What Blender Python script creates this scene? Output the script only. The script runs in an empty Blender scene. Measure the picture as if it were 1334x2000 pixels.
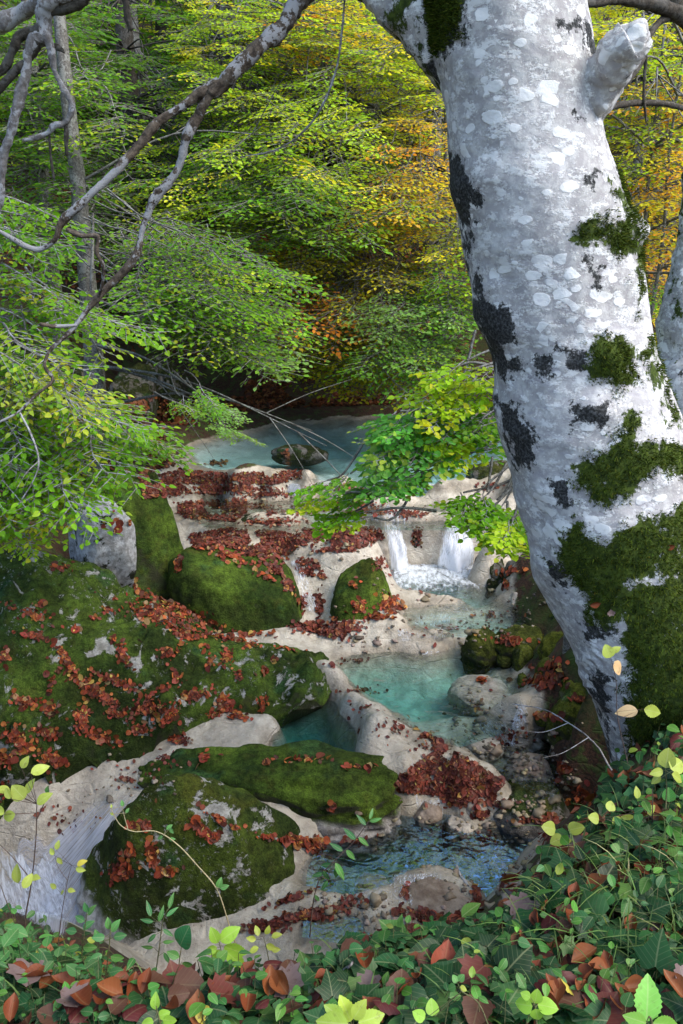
import bpy, math, random, numpy as np
from mathutils import Vector, noise
from mathutils.bvhtree import BVHTree
R = math.radians
sc = bpy.context.scene
C = sc.collection

# ------------------------------------------------------------------ camera, light
PITCH = R(17.8)
CAMZ = 4.0
cam = bpy.data.cameras.new('camera'); camo = bpy.data.objects.new('camera', cam); C.objects.link(camo)
cam.sensor_fit = 'VERTICAL'; cam.sensor_height = 36; cam.sensor_width = 24; cam.lens = 28
cam.clip_start = 0.05; cam.clip_end = 2000
camo.location = (0, 0, CAMZ); camo.rotation_euler = (math.pi/2 - PITCH, 0, 0)
sc.camera = camo

SUN_EL, SUN_AZ = 50, 118          # azimuth clockwise from +Y (right, a little behind the viewer)
w = bpy.data.worlds.new('World'); sc.world = w; w.use_nodes = True
wn = w.node_tree; bg = wn.nodes['Background']
sky = wn.nodes.new('ShaderNodeTexSky'); sky.sky_type = 'NISHITA'; sky.sun_disc = False
sky.sun_elevation = R(SUN_EL); sky.sun_rotation = R(SUN_AZ); sky.air_density = 1.0; sky.dust_density = 1.0
wn.links.new(sky.outputs[0], bg.inputs[0]); bg.inputs[1].default_value = 0.15
sl = bpy.data.lights.new('sun', 'SUN'); so = bpy.data.objects.new('sun', sl); C.objects.link(so)
sl.energy = 1.35; sl.angle = R(40); sl.color = (1, .92, .78)
a, e = R(SUN_AZ), R(SUN_EL)
sdir = Vector((math.sin(a)*math.cos(e), math.cos(a)*math.cos(e), math.sin(e)))
so.rotation_euler = sdir.to_track_quat('Z', 'Y').to_euler(); so.location = sdir*40
sc.view_settings.view_transform = 'Standard'; sc.view_settings.look = 'None'
sc.view_settings.exposure = 1.95; sc.view_settings.gamma = 1
cy = sc.cycles
cy.use_denoising = True; cy.max_bounces = 7; cy.diffuse_bounces = 3; cy.glossy_bounces = 3
cy.transmission_bounces = 4; cy.transparent_max_bounces = 12; cy.caustics_reflective = False; cy.caustics_refractive = False
cy.sample_clamp_indirect = 6

# ------------------------------------------------------------------ pixel helpers
F = 28/36*2000
FWD = np.array([0, math.cos(PITCH), -math.sin(PITCH)]); UP = np.array([0, math.sin(PITCH), math.cos(PITCH)])
CAM = np.array([0, 0, CAMZ])
def ray(px, py):
    return FWD + (px-667)/F*np.array([1., 0, 0]) + (1000-py)/F*UP
def at(px, py, Y):
    d = ray(px, py); return CAM + d*(Y/d[1])
def atz(px, py, z):
    d = ray(px, py); return CAM + d*((z-CAMZ)/d[2])
def proj(P):
    q = P - CAM; dz = q@FWD
    return np.stack([667+F*q[:, 0]/dz, 1000-F*(q@UP)/dz], 1)
def pxm(px, P):                                    # pixels -> metres at point P
    return px/F*float((np.asarray(P)-CAM)@FWD)

# ------------------------------------------------------------------ numpy noise
def _h(ix, iy, iz, s):
    n = (ix*374761393 + iy*668265263 + iz*2147483647 + s*144665) & 0xffffffff
    n = ((n ^ (n >> 13))*1274126177) & 0xffffffff
    n = ((n ^ (n >> 16))*2246822519) & 0xffffffff
    return ((n ^ (n >> 15)) & 0xffffff)/float(0xffffff)
def vn(p, s=0):
    i = np.floor(p).astype(np.int64); f = p-i; f = f*f*(3-2*f)
    x, y, z = i[:, 0], i[:, 1], i[:, 2]; r = 0
    for a in (0, 1):
        for b in (0, 1):
            for c in (0, 1):
                wgt = (f[:, 0] if a else 1-f[:, 0])*(f[:, 1] if b else 1-f[:, 1])*(f[:, 2] if c else 1-f[:, 2])
                r = r + wgt*_h(x+a, y+b, z+c, s)
    return r*2-1
def fbm(p, o=4, s=0, g=.5):
    r = 0; a = 1
    for k in range(o):
        r = r + a*vn(p*2**k + 17.3*k, s+k); a *= g
    return r
def smooth(a, b, x):
    t = np.clip((x-a)/(b-a), 0, 1); return t*t*(3-2*t)
def norm(v): return v/np.maximum(np.linalg.norm(v, axis=-1, keepdims=True), 1e-9)

# ------------------------------------------------------------------ object helpers
def tag(o, label=None, cat=None, group=None, kind=None):
    if label: o['label'] = label
    if cat: o['category'] = cat
    if group: o['group'] = group
    if kind: o['kind'] = kind
    return o
def link(name, me, mats=(), parent=None):
    o = bpy.data.objects.new(name, me); C.objects.link(o)
    for m in mats: me.materials.append(m)
    if parent is not None: o.parent = parent
    return o
def empty(name, loc):
    o = bpy.data.objects.new(name, None); C.objects.link(o); o.location = loc; o.empty_display_size = .1
    return o
def mesh(name, V, faces, attrs=None, mi=None, smoothf=True, origin=None):
    """faces: list of int arrays (n,k). attrs: name -> array (n,), (n,3)"""
    V = np.asarray(V, np.float32)
    if origin is not None: V = V - np.asarray(origin, np.float32)
    me = bpy.data.meshes.new(name)
    me.vertices.add(len(V)); me.vertices.foreach_set('co', V.ravel())
    loops = np.concatenate([f.ravel() for f in faces]).astype(np.int32)
    tot = np.concatenate([np.full(len(f), f.shape[1]) for f in faces]).astype(np.int32)
    st = np.concatenate([[0], np.cumsum(tot)[:-1]]).astype(np.int32)
    me.loops.add(len(loops)); me.loops.foreach_set('vertex_index', loops)
    me.polygons.add(len(tot)); me.polygons.foreach_set('loop_start', st); me.polygons.foreach_set('loop_total', tot)
    if smoothf: me.polygons.foreach_set('use_smooth', np.ones(len(tot), bool))
    if mi is not None: me.polygons.foreach_set('material_index', np.asarray(mi, np.int32))
    for k, A in (attrs or {}).items():
        A = np.asarray(A, np.float32)
        if A.ndim == 1:
            at_ = me.attributes.new(k, 'FLOAT', 'POINT'); at_.data.foreach_set('value', A)
        else:
            at_ = me.attributes.new(k, 'FLOAT_VECTOR', 'POINT'); at_.data.foreach_set('vector', A.ravel())
    me.update(); me.validate()
    return me

def tube(P, r, n=8, cap=True):
    """swept tube through P (m,3) radii r (m,) -> V, quads"""
    P = np.asarray(P, float); m = len(P); r = np.broadcast_to(np.asarray(r, float), (m,))
    T = norm(np.gradient(P, axis=0)); ref = np.array([.31, .2, .93])
    if abs(T[0]@ref) > .9: ref = np.array([1., 0, 0])
    A = [norm(np.cross(T[0], ref))]
    for k in range(1, m):
        v = A[-1]-T[k]*(A[-1]@T[k]); A.append(norm(v))
    A = np.array(A); B = np.cross(T, A)
    th = np.arange(n)/n*2*math.pi
    V = P[:, None]+r[:, None, None]*(A[:, None]*np.cos(th)[None, :, None]+B[:, None]*np.sin(th)[None, :, None])
    V = V.reshape(-1, 3)
    i = np.arange(m-1)[:, None]*n; j = np.arange(n)[None]; k = (j+1) % n
    Q = np.stack([i+j, i+k, i+n+k, i+n+j], -1).reshape(-1, 4)
    return V, Q
def spline(P, k=6):
    """Catmull-Rom resample"""
    P = np.asarray(P, float); Q = np.vstack([2*P[0]-P[1], P, 2*P[-1]-P[-2]]); out = []
    for i in range(len(P)-1):
        a, b, c, d = Q[i:i+4]
        for t in np.arange(k)/k:
            out.append(.5*(2*b+(c-a)*t+(2*a-5*b+4*c-d)*t*t+(3*b-a-3*c+d)*t**3))
    out.append(P[-1]); return np.array(out)
class Geo:
    """collects pieces into one mesh"""
    def __init__(s): s.V = []; s.F = []; s.M = []; s.A = {}; s.n = 0
    def add(s, V, Fs, mi=0, **at_):
        if not isinstance(Fs, list): Fs = [Fs]
        s.V.append(V)
        for f in Fs: s.F.append(f+s.n); s.M.append(np.full(len(f), mi))
        for k, v in at_.items(): s.A.setdefault(k, []).append((s.n, len(V), np.asarray(v, float)))
        s.n += len(V)
    def tube(s, P, r, n=8, mi=0, **k):
        V, Q = tube(P, r, n); s.add(V, Q, mi, **k)
    def build(s, name, mats, parent=None, origin=None, smoothf=True):
        V = np.concatenate(s.V); at_ = {}
        for k, L in s.A.items():
            A = np.zeros((len(V),)+L[0][2].shape[-1:] if L[0][2].ndim == 2 or (L[0][2].ndim == 1 and k in ('col', 'luv')) else (len(V),))
            for i, n, v in L: A[i:i+n] = v
            at_[k] = A
        if origin is None and parent is not None: origin = tuple(parent.matrix_world.translation) if parent.parent is None else None
        if parent is not None and parent.parent is None: origin = tuple(parent.location)
        me = mesh(name, V, s.F, at_, np.concatenate(s.M), smoothf, origin)
        return link(name, me, mats, parent)

# ------------------------------------------------------------------ node helpers
class NT:
    def __init__(s, name):
        s.m = bpy.data.materials.new(name); s.m.use_nodes = True; s.t = s.m.node_tree; s.t.nodes.clear()
        s.out = s.t.nodes.new('ShaderNodeOutputMaterial')
    def n(s, ty, props=None, **inp):
        nd = s.t.nodes.new('ShaderNode'+ty)
        for k, v in (props or {}).items(): setattr(nd, k, v)
        for k, v in inp.items():
            key = int(k[1:]) if k[0] == 'i' and k[1:].isdigit() else k.replace('_', ' ')
            s.set(nd.inputs[key], v)
        return nd
    def set(s, sock, v):
        if isinstance(v, bpy.types.NodeSocket): s.t.links.new(v, sock)
        elif isinstance(v, bpy.types.Node): s.t.links.new(v.outputs[0], sock)
        else:
            if isinstance(v, tuple) and len(v) == 3 and sock.type == 'RGBA': v = v+(1,)
            sock.default_value = v
    def math(s, op, a, b=0., c=0., clamp=False):
        nd = s.n('Math', dict(operation=op, use_clamp=clamp), i0=a, i1=b)
        if op in ('MULTIPLY_ADD', 'SMOOTH_MIN'): s.set(nd.inputs[2], c)
        return nd.outputs[0]
    def mix(s, f, a, b, bt='MIX'):
        nd = s.n('Mix', dict(data_type='RGBA', blend_type=bt)); s.set(nd.inputs[0], f); s.set(nd.inputs[6], a); s.set(nd.inputs[7], b)
        return nd.outputs[2]
    def ss(s, x, a, b):
        nd = s.n('MapRange', dict(interpolation_type='SMOOTHSTEP')); s.set(nd.inputs[0], x)
        nd.inputs[1].default_value = a; nd.inputs[2].default_value = b
        return nd.outputs[0]
    def noise(s, scale, detail=4, rough=.55, vec=None, dist=0.):
        nd = s.n('TexNoise', None, Scale=scale, Detail=float(detail), Roughness=rough, Distortion=dist)
        s.set(nd.inputs['Vector'], vec if vec is not None else s.pos())
        return nd.outputs[0]
    def pos(s):
        if not hasattr(s, '_p'): s._p = s.n('NewGeometry')
        return s._p.outputs['Position']
    def attr(s, name, out='Fac'):
        return s.n('Attribute', dict(attribute_name=name)).outputs[out]
    def map(s, scale, vec=None, rot=(0, 0, 0), loc=(0, 0, 0)):
        nd = s.n('Mapping'); s.set(nd.inputs[0], vec if vec is not None else s.pos())
        nd.inputs['Scale'].default_value = scale; nd.inputs['Rotation'].default_value = rot; nd.inputs['Location'].default_value = loc
        return nd.outputs[0]
    def bump(s, h, strength=.5, dist=.02, normal=None):
        nd = s.n('Bump', None, Strength=strength, Distance=dist, Height=h)
        if normal is not None: s.set(nd.inputs['Normal'], normal)
        return nd.outputs[0]
    def pbsdf(s, col, rough=.8, normal=None, spec=.3):
        nd = s.n('BsdfPrincipled', None, Base_Color=col, Roughness=rough); nd.inputs['Specular IOR Level'].default_value = spec
        if normal is not None: s.set(nd.inputs['Normal'], normal)
        return nd
    def done(s, sh, vol=None):
        s.set(s.out.inputs[0], sh)
        if vol is not None: s.set(s.out.inputs[1], vol)
        return s.m

def leaf_material(name, trans=.45, gloss=.02, rough=.4, vein=.25, spots=.0):
    t = NT(name); col = t.attr('col', 'Color'); luv = t.attr('luv', 'Vector')
    sx = t.n('SeparateXYZ', None, Vector=luv)
    # midrib and side veins from the leaf's own coordinates
    ay = t.math('ABSOLUTE', sx.outputs[1])
    mid = t.math('SUBTRACT', 1., t.ss(ay, .008, .03))
    ph = t.math('MULTIPLY_ADD', sx.outputs[0], 42., t.math('MULTIPLY', ay, -34.))
    sv = t.ss(t.math('SINE', ph), .86, 1.)
    v = t.math('MAXIMUM', mid, t.math('MULTIPLY', sv, .45))
    lt = t.mix(.5, col, (.55, .55, .3))
    c = t.mix(t.math('MULTIPLY', v, vein), col, lt)
    nz = t.noise(45, 3)
    c = t.mix(t.math('MULTIPLY', t.ss(nz, .35, .7), .25), c, t.mix(1., c, (.55, .5, .45), 'MULTIPLY'))
    if spots:
        sp = t.ss(t.noise(70, 4, .7), .56, .70); c = t.mix(t.math('MULTIPLY', sp, spots), c, (.08, .04, .02))
    d = t.n('BsdfDiffuse', None, Color=c)
    tr = t.n('BsdfTranslucent', None, Color=t.mix(1., c, (1.25, 1.15, .6), 'MULTIPLY'))
    m1 = t.n('MixShader', None, i0=trans, i1=d, i2=tr)
    g = t.n('BsdfGlossy', None, Color=(1, 1, 1), Roughness=rough)
    lw = t.n('LayerWeight', None, Blend=.25)
    m2 = t.n('MixShader', None, i0=t.math('MULTIPLY_ADD', lw.outputs[0], gloss*2, gloss), i1=m1, i2=g)
    return t.done(m2)

def moss_rock(name, bare=.5, tone=(.028, .052, .009), light=(.115, .18, .022), rock=(.36, .34, .32), seed=0., spots=.62, brown=.35):
    t = NT(name); P = t.map((1, 1, 1), loc=(seed, seed*1.7, 0))
    n1 = t.noise(2.2, 4, .6, P); n2 = t.noise(11, 5, .65, P); n3 = t.noise(95, 4, .7, P); n4 = t.noise(5.5, 6, .7, P, .6)
    c = t.mix(t.ss(n1, .35, .65), tone, light)
    c = t.mix(t.math('MULTIPLY', t.ss(n2, .48, .68), brown), c, (.07, .05, .012))
    c = t.mix(t.math('MULTIPLY', t.ss(t.noise(4, 3, .5, P), .58, .68), .45), c, (.035, .115, .05))
    n5 = t.noise(1.1, 5, .65, P, .8)
    c = t.mix(t.math('MULTIPLY', t.ss(n5, .48, .62), .7), c, (.022, .03, .008)); c = t.mix(t.math('MULTIPLY', t.ss(n5, .42, .34), .5), c, (.10, .10, .016))
    c = t.mix(t.ss(n3, .3, .75), t.mix(1., c, (.5, .5, .5), 'MULTIPLY'), t.mix(1., c, (1.25, 1.25, 1.15), 'MULTIPLY'))
    c = t.mix(t.ss(t.noise(24, 5, .7, P), .35, .6), t.mix(1., c, (.45, .48, .5), 'MULTIPLY'), c)
    rk = t.mix(t.ss(t.noise(18, 5, .7, P), .35, .65), t.mix(1., rock, (.5, .48, .46), 'MULTIPLY'), rock)
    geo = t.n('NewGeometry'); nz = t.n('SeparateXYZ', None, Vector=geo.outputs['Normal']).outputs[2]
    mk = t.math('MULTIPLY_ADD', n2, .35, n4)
    mask = t.ss(mk, spots+.12, spots+.17)
    fs = t.math('MULTIPLY', t.ss(t.noise(30, 4, .75, P), .58, .64), t.ss(t.noise(1.4, 3, .6, P), .5, .58)); mask = t.math('MAXIMUM', mask, t.math('MULTIPLY', fs, .9))
    mask = t.math('MULTIPLY', mask, bare, clamp=True)
    wl = t.attr('wet')                                    # bare tide line next to the water
    mask = t.math('MAXIMUM', mask, wl)
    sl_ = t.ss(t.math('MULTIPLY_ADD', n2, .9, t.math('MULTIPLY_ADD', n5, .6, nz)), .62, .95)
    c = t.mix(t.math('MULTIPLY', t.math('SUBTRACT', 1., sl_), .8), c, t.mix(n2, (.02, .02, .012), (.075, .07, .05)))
    c = t.mix(mask, c, rk)
    h = t.math('MULTIPLY_ADD', n3, .5, t.math('MULTIPLY', n2, 1.))
    h = t.math('SUBTRACT', h, t.math('MULTIPLY', mask, .25))
    return t.done(t.pbsdf(c, .95, t.bump(h, .9, .03), .12))

# ------------------------------------------------------------------ materials
def mat_ground():
    t = NT('ground'); bed = t.attr('bed')
    n1 = t.noise(1.3, 5, .6); n2 = t.noise(9, 6, .68); n3 = t.noise(60, 4, .65); n4 = t.noise(24, 4, .6)
    cr = t.mix(t.ss(n2, .3, .62), (.27, .235, .185), (.46, .41, .335))
    cr = t.mix(t.math('MULTIPLY', t.ss(t.noise(3.3, 6, .7), .46, .62), .6), cr, (.24, .205, .165))
    vo = t.n('TexVoronoi', dict(feature='F1'), Scale=38., Randomness=1.); t.set(vo.inputs['Vector'], t.pos())
    peb = t.math('MULTIPLY', t.math('SUBTRACT', 1., t.ss(vo.outputs[0], .10, .2)), t.ss(n4, .52, .62))
    cr = t.mix(t.math('MULTIPLY', peb, .75), cr, (.13, .07, .05))
    cr = t.mix(t.math('MULTIPLY', t.ss(n4, .56, .72), .35), cr, (.24, .17, .12))
    cr = t.mix(t.attr('marl'), cr, t.mix(t.ss(n1, .4, .6), (.34, .37, .36), (.56, .60, .58)))
    mk = t.math('MULTIPLY', t.attr('murk'), t.ss(t.math('MULTIPLY_ADD', n1, .5, n2), .58, .85))
    cr = t.mix(t.math('MULTIPLY', mk, .6), cr, (.12, .11, .085))
    lit = t.mix(t.ss(n3, .35, .65), (.022, .014, .008), (.075, .034, .02))
    lit = t.mix(t.math('MULTIPLY', t.ss(n2, .5, .6), .8), lit, (.045, .07, .014))
    lit = t.mix(t.math('MULTIPLY', t.ss(n1, .5, .65), .6), lit, (.05, .085, .016))
    ed = t.n('TexVoronoi', dict(feature='DISTANCE_TO_EDGE'), Scale=2.6); t.set(ed.inputs['Vector'], t.n('VectorMath', dict(operation='ADD'), i0=t.map((1, 1.6, 3.)), i1=t.n('TexNoise', None, Scale=3., Detail=4.).outputs['Color']).outputs[0])
    crack = t.math('SUBTRACT', 1., t.ss(ed.outputs[0], .0, .05)); crack = t.math('MULTIPLY', crack, t.ss(n2, .45, .6))
    cr = t.mix(t.math('MULTIPLY', crack, .22), cr, (.07, .06, .045))
    wm = t.attr('margin'); cr = t.mix(t.math('MULTIPLY', wm, .55), cr, t.mix(1., cr, (.42, .38, .32), 'MULTIPLY'))
    b = t.ss(t.math('MULTIPLY_ADD', n2, .5, t.math('SUBTRACT', bed, .25)), .35, .6)
    c = t.mix(b, lit, cr)
    h = t.math('ADD', t.math('MULTIPLY', n2, .9), t.math('MULTIPLY', n3, .25)); h = t.math('SUBTRACT', h, t.math('MULTIPLY', crack, .25))
    rg_ = t.math('MULTIPLY', b, t.math('MULTIPLY_ADD', t.ss(n1, .4, .6), .3, .35))
    return t.done(t.pbsdf(c, t.math('SUBTRACT', .97, rg_), t.bump(h, .7, .04), .35))
def mat_water(name='water', dens=1.0, ripple=1.0, absc=(.30, .80, .82), sx=1.0, refl=1.3, hf=17, gc=(1, 1, 1)):
    t = NT(name)
    v = t.map((1.0*sx, 1.6, 1), rot=(0, 0, .4))
    n1 = t.noise(5, 2, .5, v, .6); n2 = t.noise(hf, 1, .5, v, 1.2)
    h = t.math('MULTIPLY_ADD', n2, .35, n1)
    nm = t.bump(h, 1., .028*ripple)
    fr = t.n('Fresnel', None, IOR=1.33, Normal=nm)
    tp = t.n('BsdfTransparent', None, Color=(.97, .99, 1))
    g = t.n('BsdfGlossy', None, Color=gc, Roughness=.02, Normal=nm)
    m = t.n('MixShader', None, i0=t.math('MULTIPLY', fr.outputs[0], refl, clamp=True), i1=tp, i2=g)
    va = t.n('VolumeAbsorption', None, Color=absc, Density=dens)
    return t.done(m, va)
def mat_foam(name='white_water', sc_=(9, 9, 2.2), thr=.42, rot=(0, 0, 0), tint=(.80, .84, .92), amax=.93, soft=.18):
    t = NT(name); luv = t.attr('luv', 'Vector'); fade = t.attr('fade')
    v = t.map(sc_, vec=luv, rot=rot)
    n = t.noise(3, 5, .68, v, .5)
    n = t.math('MULTIPLY_ADD', t.noise(2.2, 2, .5), .35, t.math('ADD', n, -.175))
    a = t.ss(t.math('ADD', n, t.math('MULTIPLY_ADD', fade, .6, -.6)), thr-.05, thr+soft)
    d = t.n('BsdfDiffuse', None, Color=tint); tr = t.n('BsdfTranslucent', None, Color=(.8, .85, .95))
    m = t.n('MixShader', None, i0=.35, i1=d, i2=tr)
    tp = t.n('BsdfTransparent')
    return t.done(t.n('MixShader', None, i0=t.math('MULTIPLY', a, amax), i1=tp, i2=m))
def mat_bark():
    t = NT('beech_bark'); dark = t.attr('dark'); moss = t.attr('moss')
    P = t.pos()
    n1 = t.noise(3.5, 4, .6, P); n2 = t.noise(30, 5, .7, P); n3 = t.noise(120, 3, .7, P)
    base = t.mix(t.ss(n1, .35, .65), (.45, .435, .42), (.61, .59, .57))
    base = t.mix(t.ss(n2, .42, .62), t.mix(1., base, (.72, .70, .72), 'MULTIPLY'), base)
    # pale lichen discs, stretched round the trunk
    wv = t.n('VectorMath', dict(operation='ADD')); t.set(wv.inputs[0], t.map((19, 19, 30), rot=(0, .35, 0)))
    nn = t.n('TexNoise', None, Scale=14., Detail=3.); t.set(nn.inputs['Vector'], P)
    sc3 = t.n('VectorMath', dict(operation='SCALE')); t.set(sc3.inputs[0], nn.outputs['Color']); sc3.inputs['Scale'].default_value = .9
    t.set(wv.inputs[1], sc3.outputs[0])
    vo = t.n('TexVoronoi', dict(feature='F1'), Scale=1.0); t.set(vo.inputs['Vector'], wv.outputs[0])
    pick = t.n('SeparateXYZ', None, Vector=vo.outputs['Color'])
    rad = t.math('MULTIPLY_ADD', t.math('POWER', pick.outputs[0], 1.7), .72, .06)
    disc = t.math('SUBTRACT', 1., t.ss(t.math('SUBTRACT', t.math('MULTIPLY_ADD', n2, .5, vo.outputs['Distance']), t.math('ADD', rad, .25)), -.03, .06))
    disc = t.math('MULTIPLY', disc, t.ss(pick.outputs[1], .52, .54))
    fl = t.ss(t.math('MULTIPLY_ADD', n3, .25, t.noise(17, 6, .75, t.map((1, 1, 1.8), rot=(0, .3, 0)))), .62, .72)
    low = t.ss(t.n('SeparateXYZ', None, Vector=P).outputs[2], 4.6, 3.4)
    lich = t.math('MAXIMUM', t.math('MULTIPLY', disc, .95), t.math('MULTIPLY', fl, .8))
    c = t.mix(lich, base, (.78, .765, .745))
    band = t.ss(t.noise(9, 5, .7, t.map((1, 1, 3.2), rot=(0, .4, 0))), .52, .66)
    c = t.mix(t.math('MULTIPLY', band, t.math('MULTIPLY_ADD', low, .4, .12)), c, (.30, .28, .31))
    nb = t.noise(14, 7, .75)
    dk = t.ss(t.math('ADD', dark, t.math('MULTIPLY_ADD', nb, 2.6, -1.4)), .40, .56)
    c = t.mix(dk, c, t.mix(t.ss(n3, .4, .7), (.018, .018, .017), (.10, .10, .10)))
    mm = t.ss(t.math('ADD', moss, t.math('MULTIPLY_ADD', nb, 3.0, -1.6)), .42, .6)
    c = t.mix(mm, c, t.mix(t.ss(t.noise(40, 4, .7), .35, .65), (.022, .035, .006), (.075, .105, .015)))
    h = t.math('MULTIPLY_ADD', lich, .35, t.math('MULTIPLY', n2, .7))
    h = t.math('ADD', h, t.math('MULTIPLY', mm, 1.5))
    return t.done(t.pbsdf(c, .85, t.bump(h, .5, .012), .2))
def mat_branch(name, a, b, pale=.5, palec=(.5, .5, .52)):
    t = NT(name); n1 = t.noise(9, 5, .7); n2 = t.noise(50, 4, .7)
    c = t.mix(t.ss(n2, .3, .7), a, b)
    c = t.mix(t.math('MULTIPLY', t.ss(t.math('MULTIPLY_ADD', n2, .4, n1), .70, .75), pale), c, palec)
    return t.done(t.pbsdf(c, .85, t.bump(n2, .6, .01), .2))
def mat_plain(name, a, b, scale=20, rough=.9, bump=.5, dist=.02):
    t = NT(name); n = t.noise(scale, 5, .65); n2 = t.noise(scale*4, 3)
    c = t.mix(t.ss(n, .3, .7), a, b)
    return t.done(t.pbsdf(c, rough, t.bump(t.math('ADD', n, t.math('MULTIPLY', n2, .4)), bump, dist), .2))
def mat_tuft():
    t = NT('moss_tuft'); c = t.attr('col', 'Color')
    d = t.n('BsdfDiffuse', None, Color=c); tr = t.n('BsdfTranslucent', None, Color=c)
    return t.done(t.n('MixShader', None, i0=.3, i1=d, i2=tr))

M = {}
M['ground'] = mat_ground()
M['pool'] = mat_water('pool_water', 2.0, 1.0, (.22, .90, .90), 1., 1.0)
M['far'] = mat_water('far_pool_water', .7, 2.2, (.22, .88, .88), .8, .6)
M['deep'] = mat_water('deep_water', 3.4, .5, (.08, .76, .82))
M['shallow'] = mat_water('shallow_water', 1.7, 1.2, (.34, .90, .90))
M['lower'] = mat_water('glint_tinted_water', 1.3, .8, (.26, .88, .92), 1.15, 9., 9, (.45, .72, 1))  # reflection boosted and gloss tinted blue to paint in sky glints
M['fall'] = mat_foam('falling_water', (15, 1.1, 1), .40, tint=(.88, .9, .95))
M['foam'] = mat_foam('foam', (1, 1, 1), .46)
M['foam2'] = mat_foam('fall_foam', (.7, .7, 1), .26, tint=(.84, .88, .95), amax=.88, soft=.42)
M['churn'] = mat_foam('churning_water', (1.4, .3, 1), .33, soft=.34)
M['slide2'] = mat_foam('chute_water', (3, .35, 1), .24, tint=(.62, .65, .76), amax=.7, soft=.4)
M['slide'] = mat_foam('sliding_water', (9, 1.3, 1), .50)
M['bark'] = mat_bark()
M['dead'] = mat_branch('dead_branch_bark', (.03, .022, .017), (.15, .115, .085), .75, (.34, .34, .35))
M['grey'] = mat_branch('grey_twig_bark', (.13, .11, .10), (.30, .28, .27), .5)
M['dark'] = mat_branch('dark_bark', (.03, .026, .02), (.085, .07, .055), .2, (.2, .2, .19))
M['mid'] = mat_branch('forest_bark', (.06, .056, .048), (.16, .15, .135), .4, (.3, .31, .28))
M['leaf'] = leaf_material('leaf', .5, .007)
M['gleaf'] = leaf_material('ground_leaf', .25, .014, .45, .4, .35)
M['dleaf'] = leaf_material('dead_leaf', .12, .012, .5, .14, .8)
M['tuft'] = mat_tuft()
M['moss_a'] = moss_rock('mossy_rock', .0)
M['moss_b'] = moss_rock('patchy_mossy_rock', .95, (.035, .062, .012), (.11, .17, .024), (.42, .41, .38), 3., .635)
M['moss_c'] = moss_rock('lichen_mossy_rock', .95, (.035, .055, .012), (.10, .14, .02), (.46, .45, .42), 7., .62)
M['moss_d'] = moss_rock('cushion_moss', .3, (.07, .085, .01), (.15, .165, .025), (.3, .27, .22), 5., .66)
M['moss_dark'] = moss_rock('dark_mossy_rock', .8, (.02, .03, .01), (.045, .055, .015), (.16, .15, .14), 2., .58)  # darker moss and rock tones than the other mossy rocks
M['pale'] = mat_plain('pale_travertine', (.20, .17, .14), (.42, .37, .31), 10, .8)
M['wetrock'] = mat_plain('brown_wet_rock', (.11, .075, .055), (.25, .20, .16), 9, .6)
M['limestone'] = moss_rock('white_limestone', 1., (.04, .06, .012), (.08, .1, .02), (.50, .50, .50), 1., .44)

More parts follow.
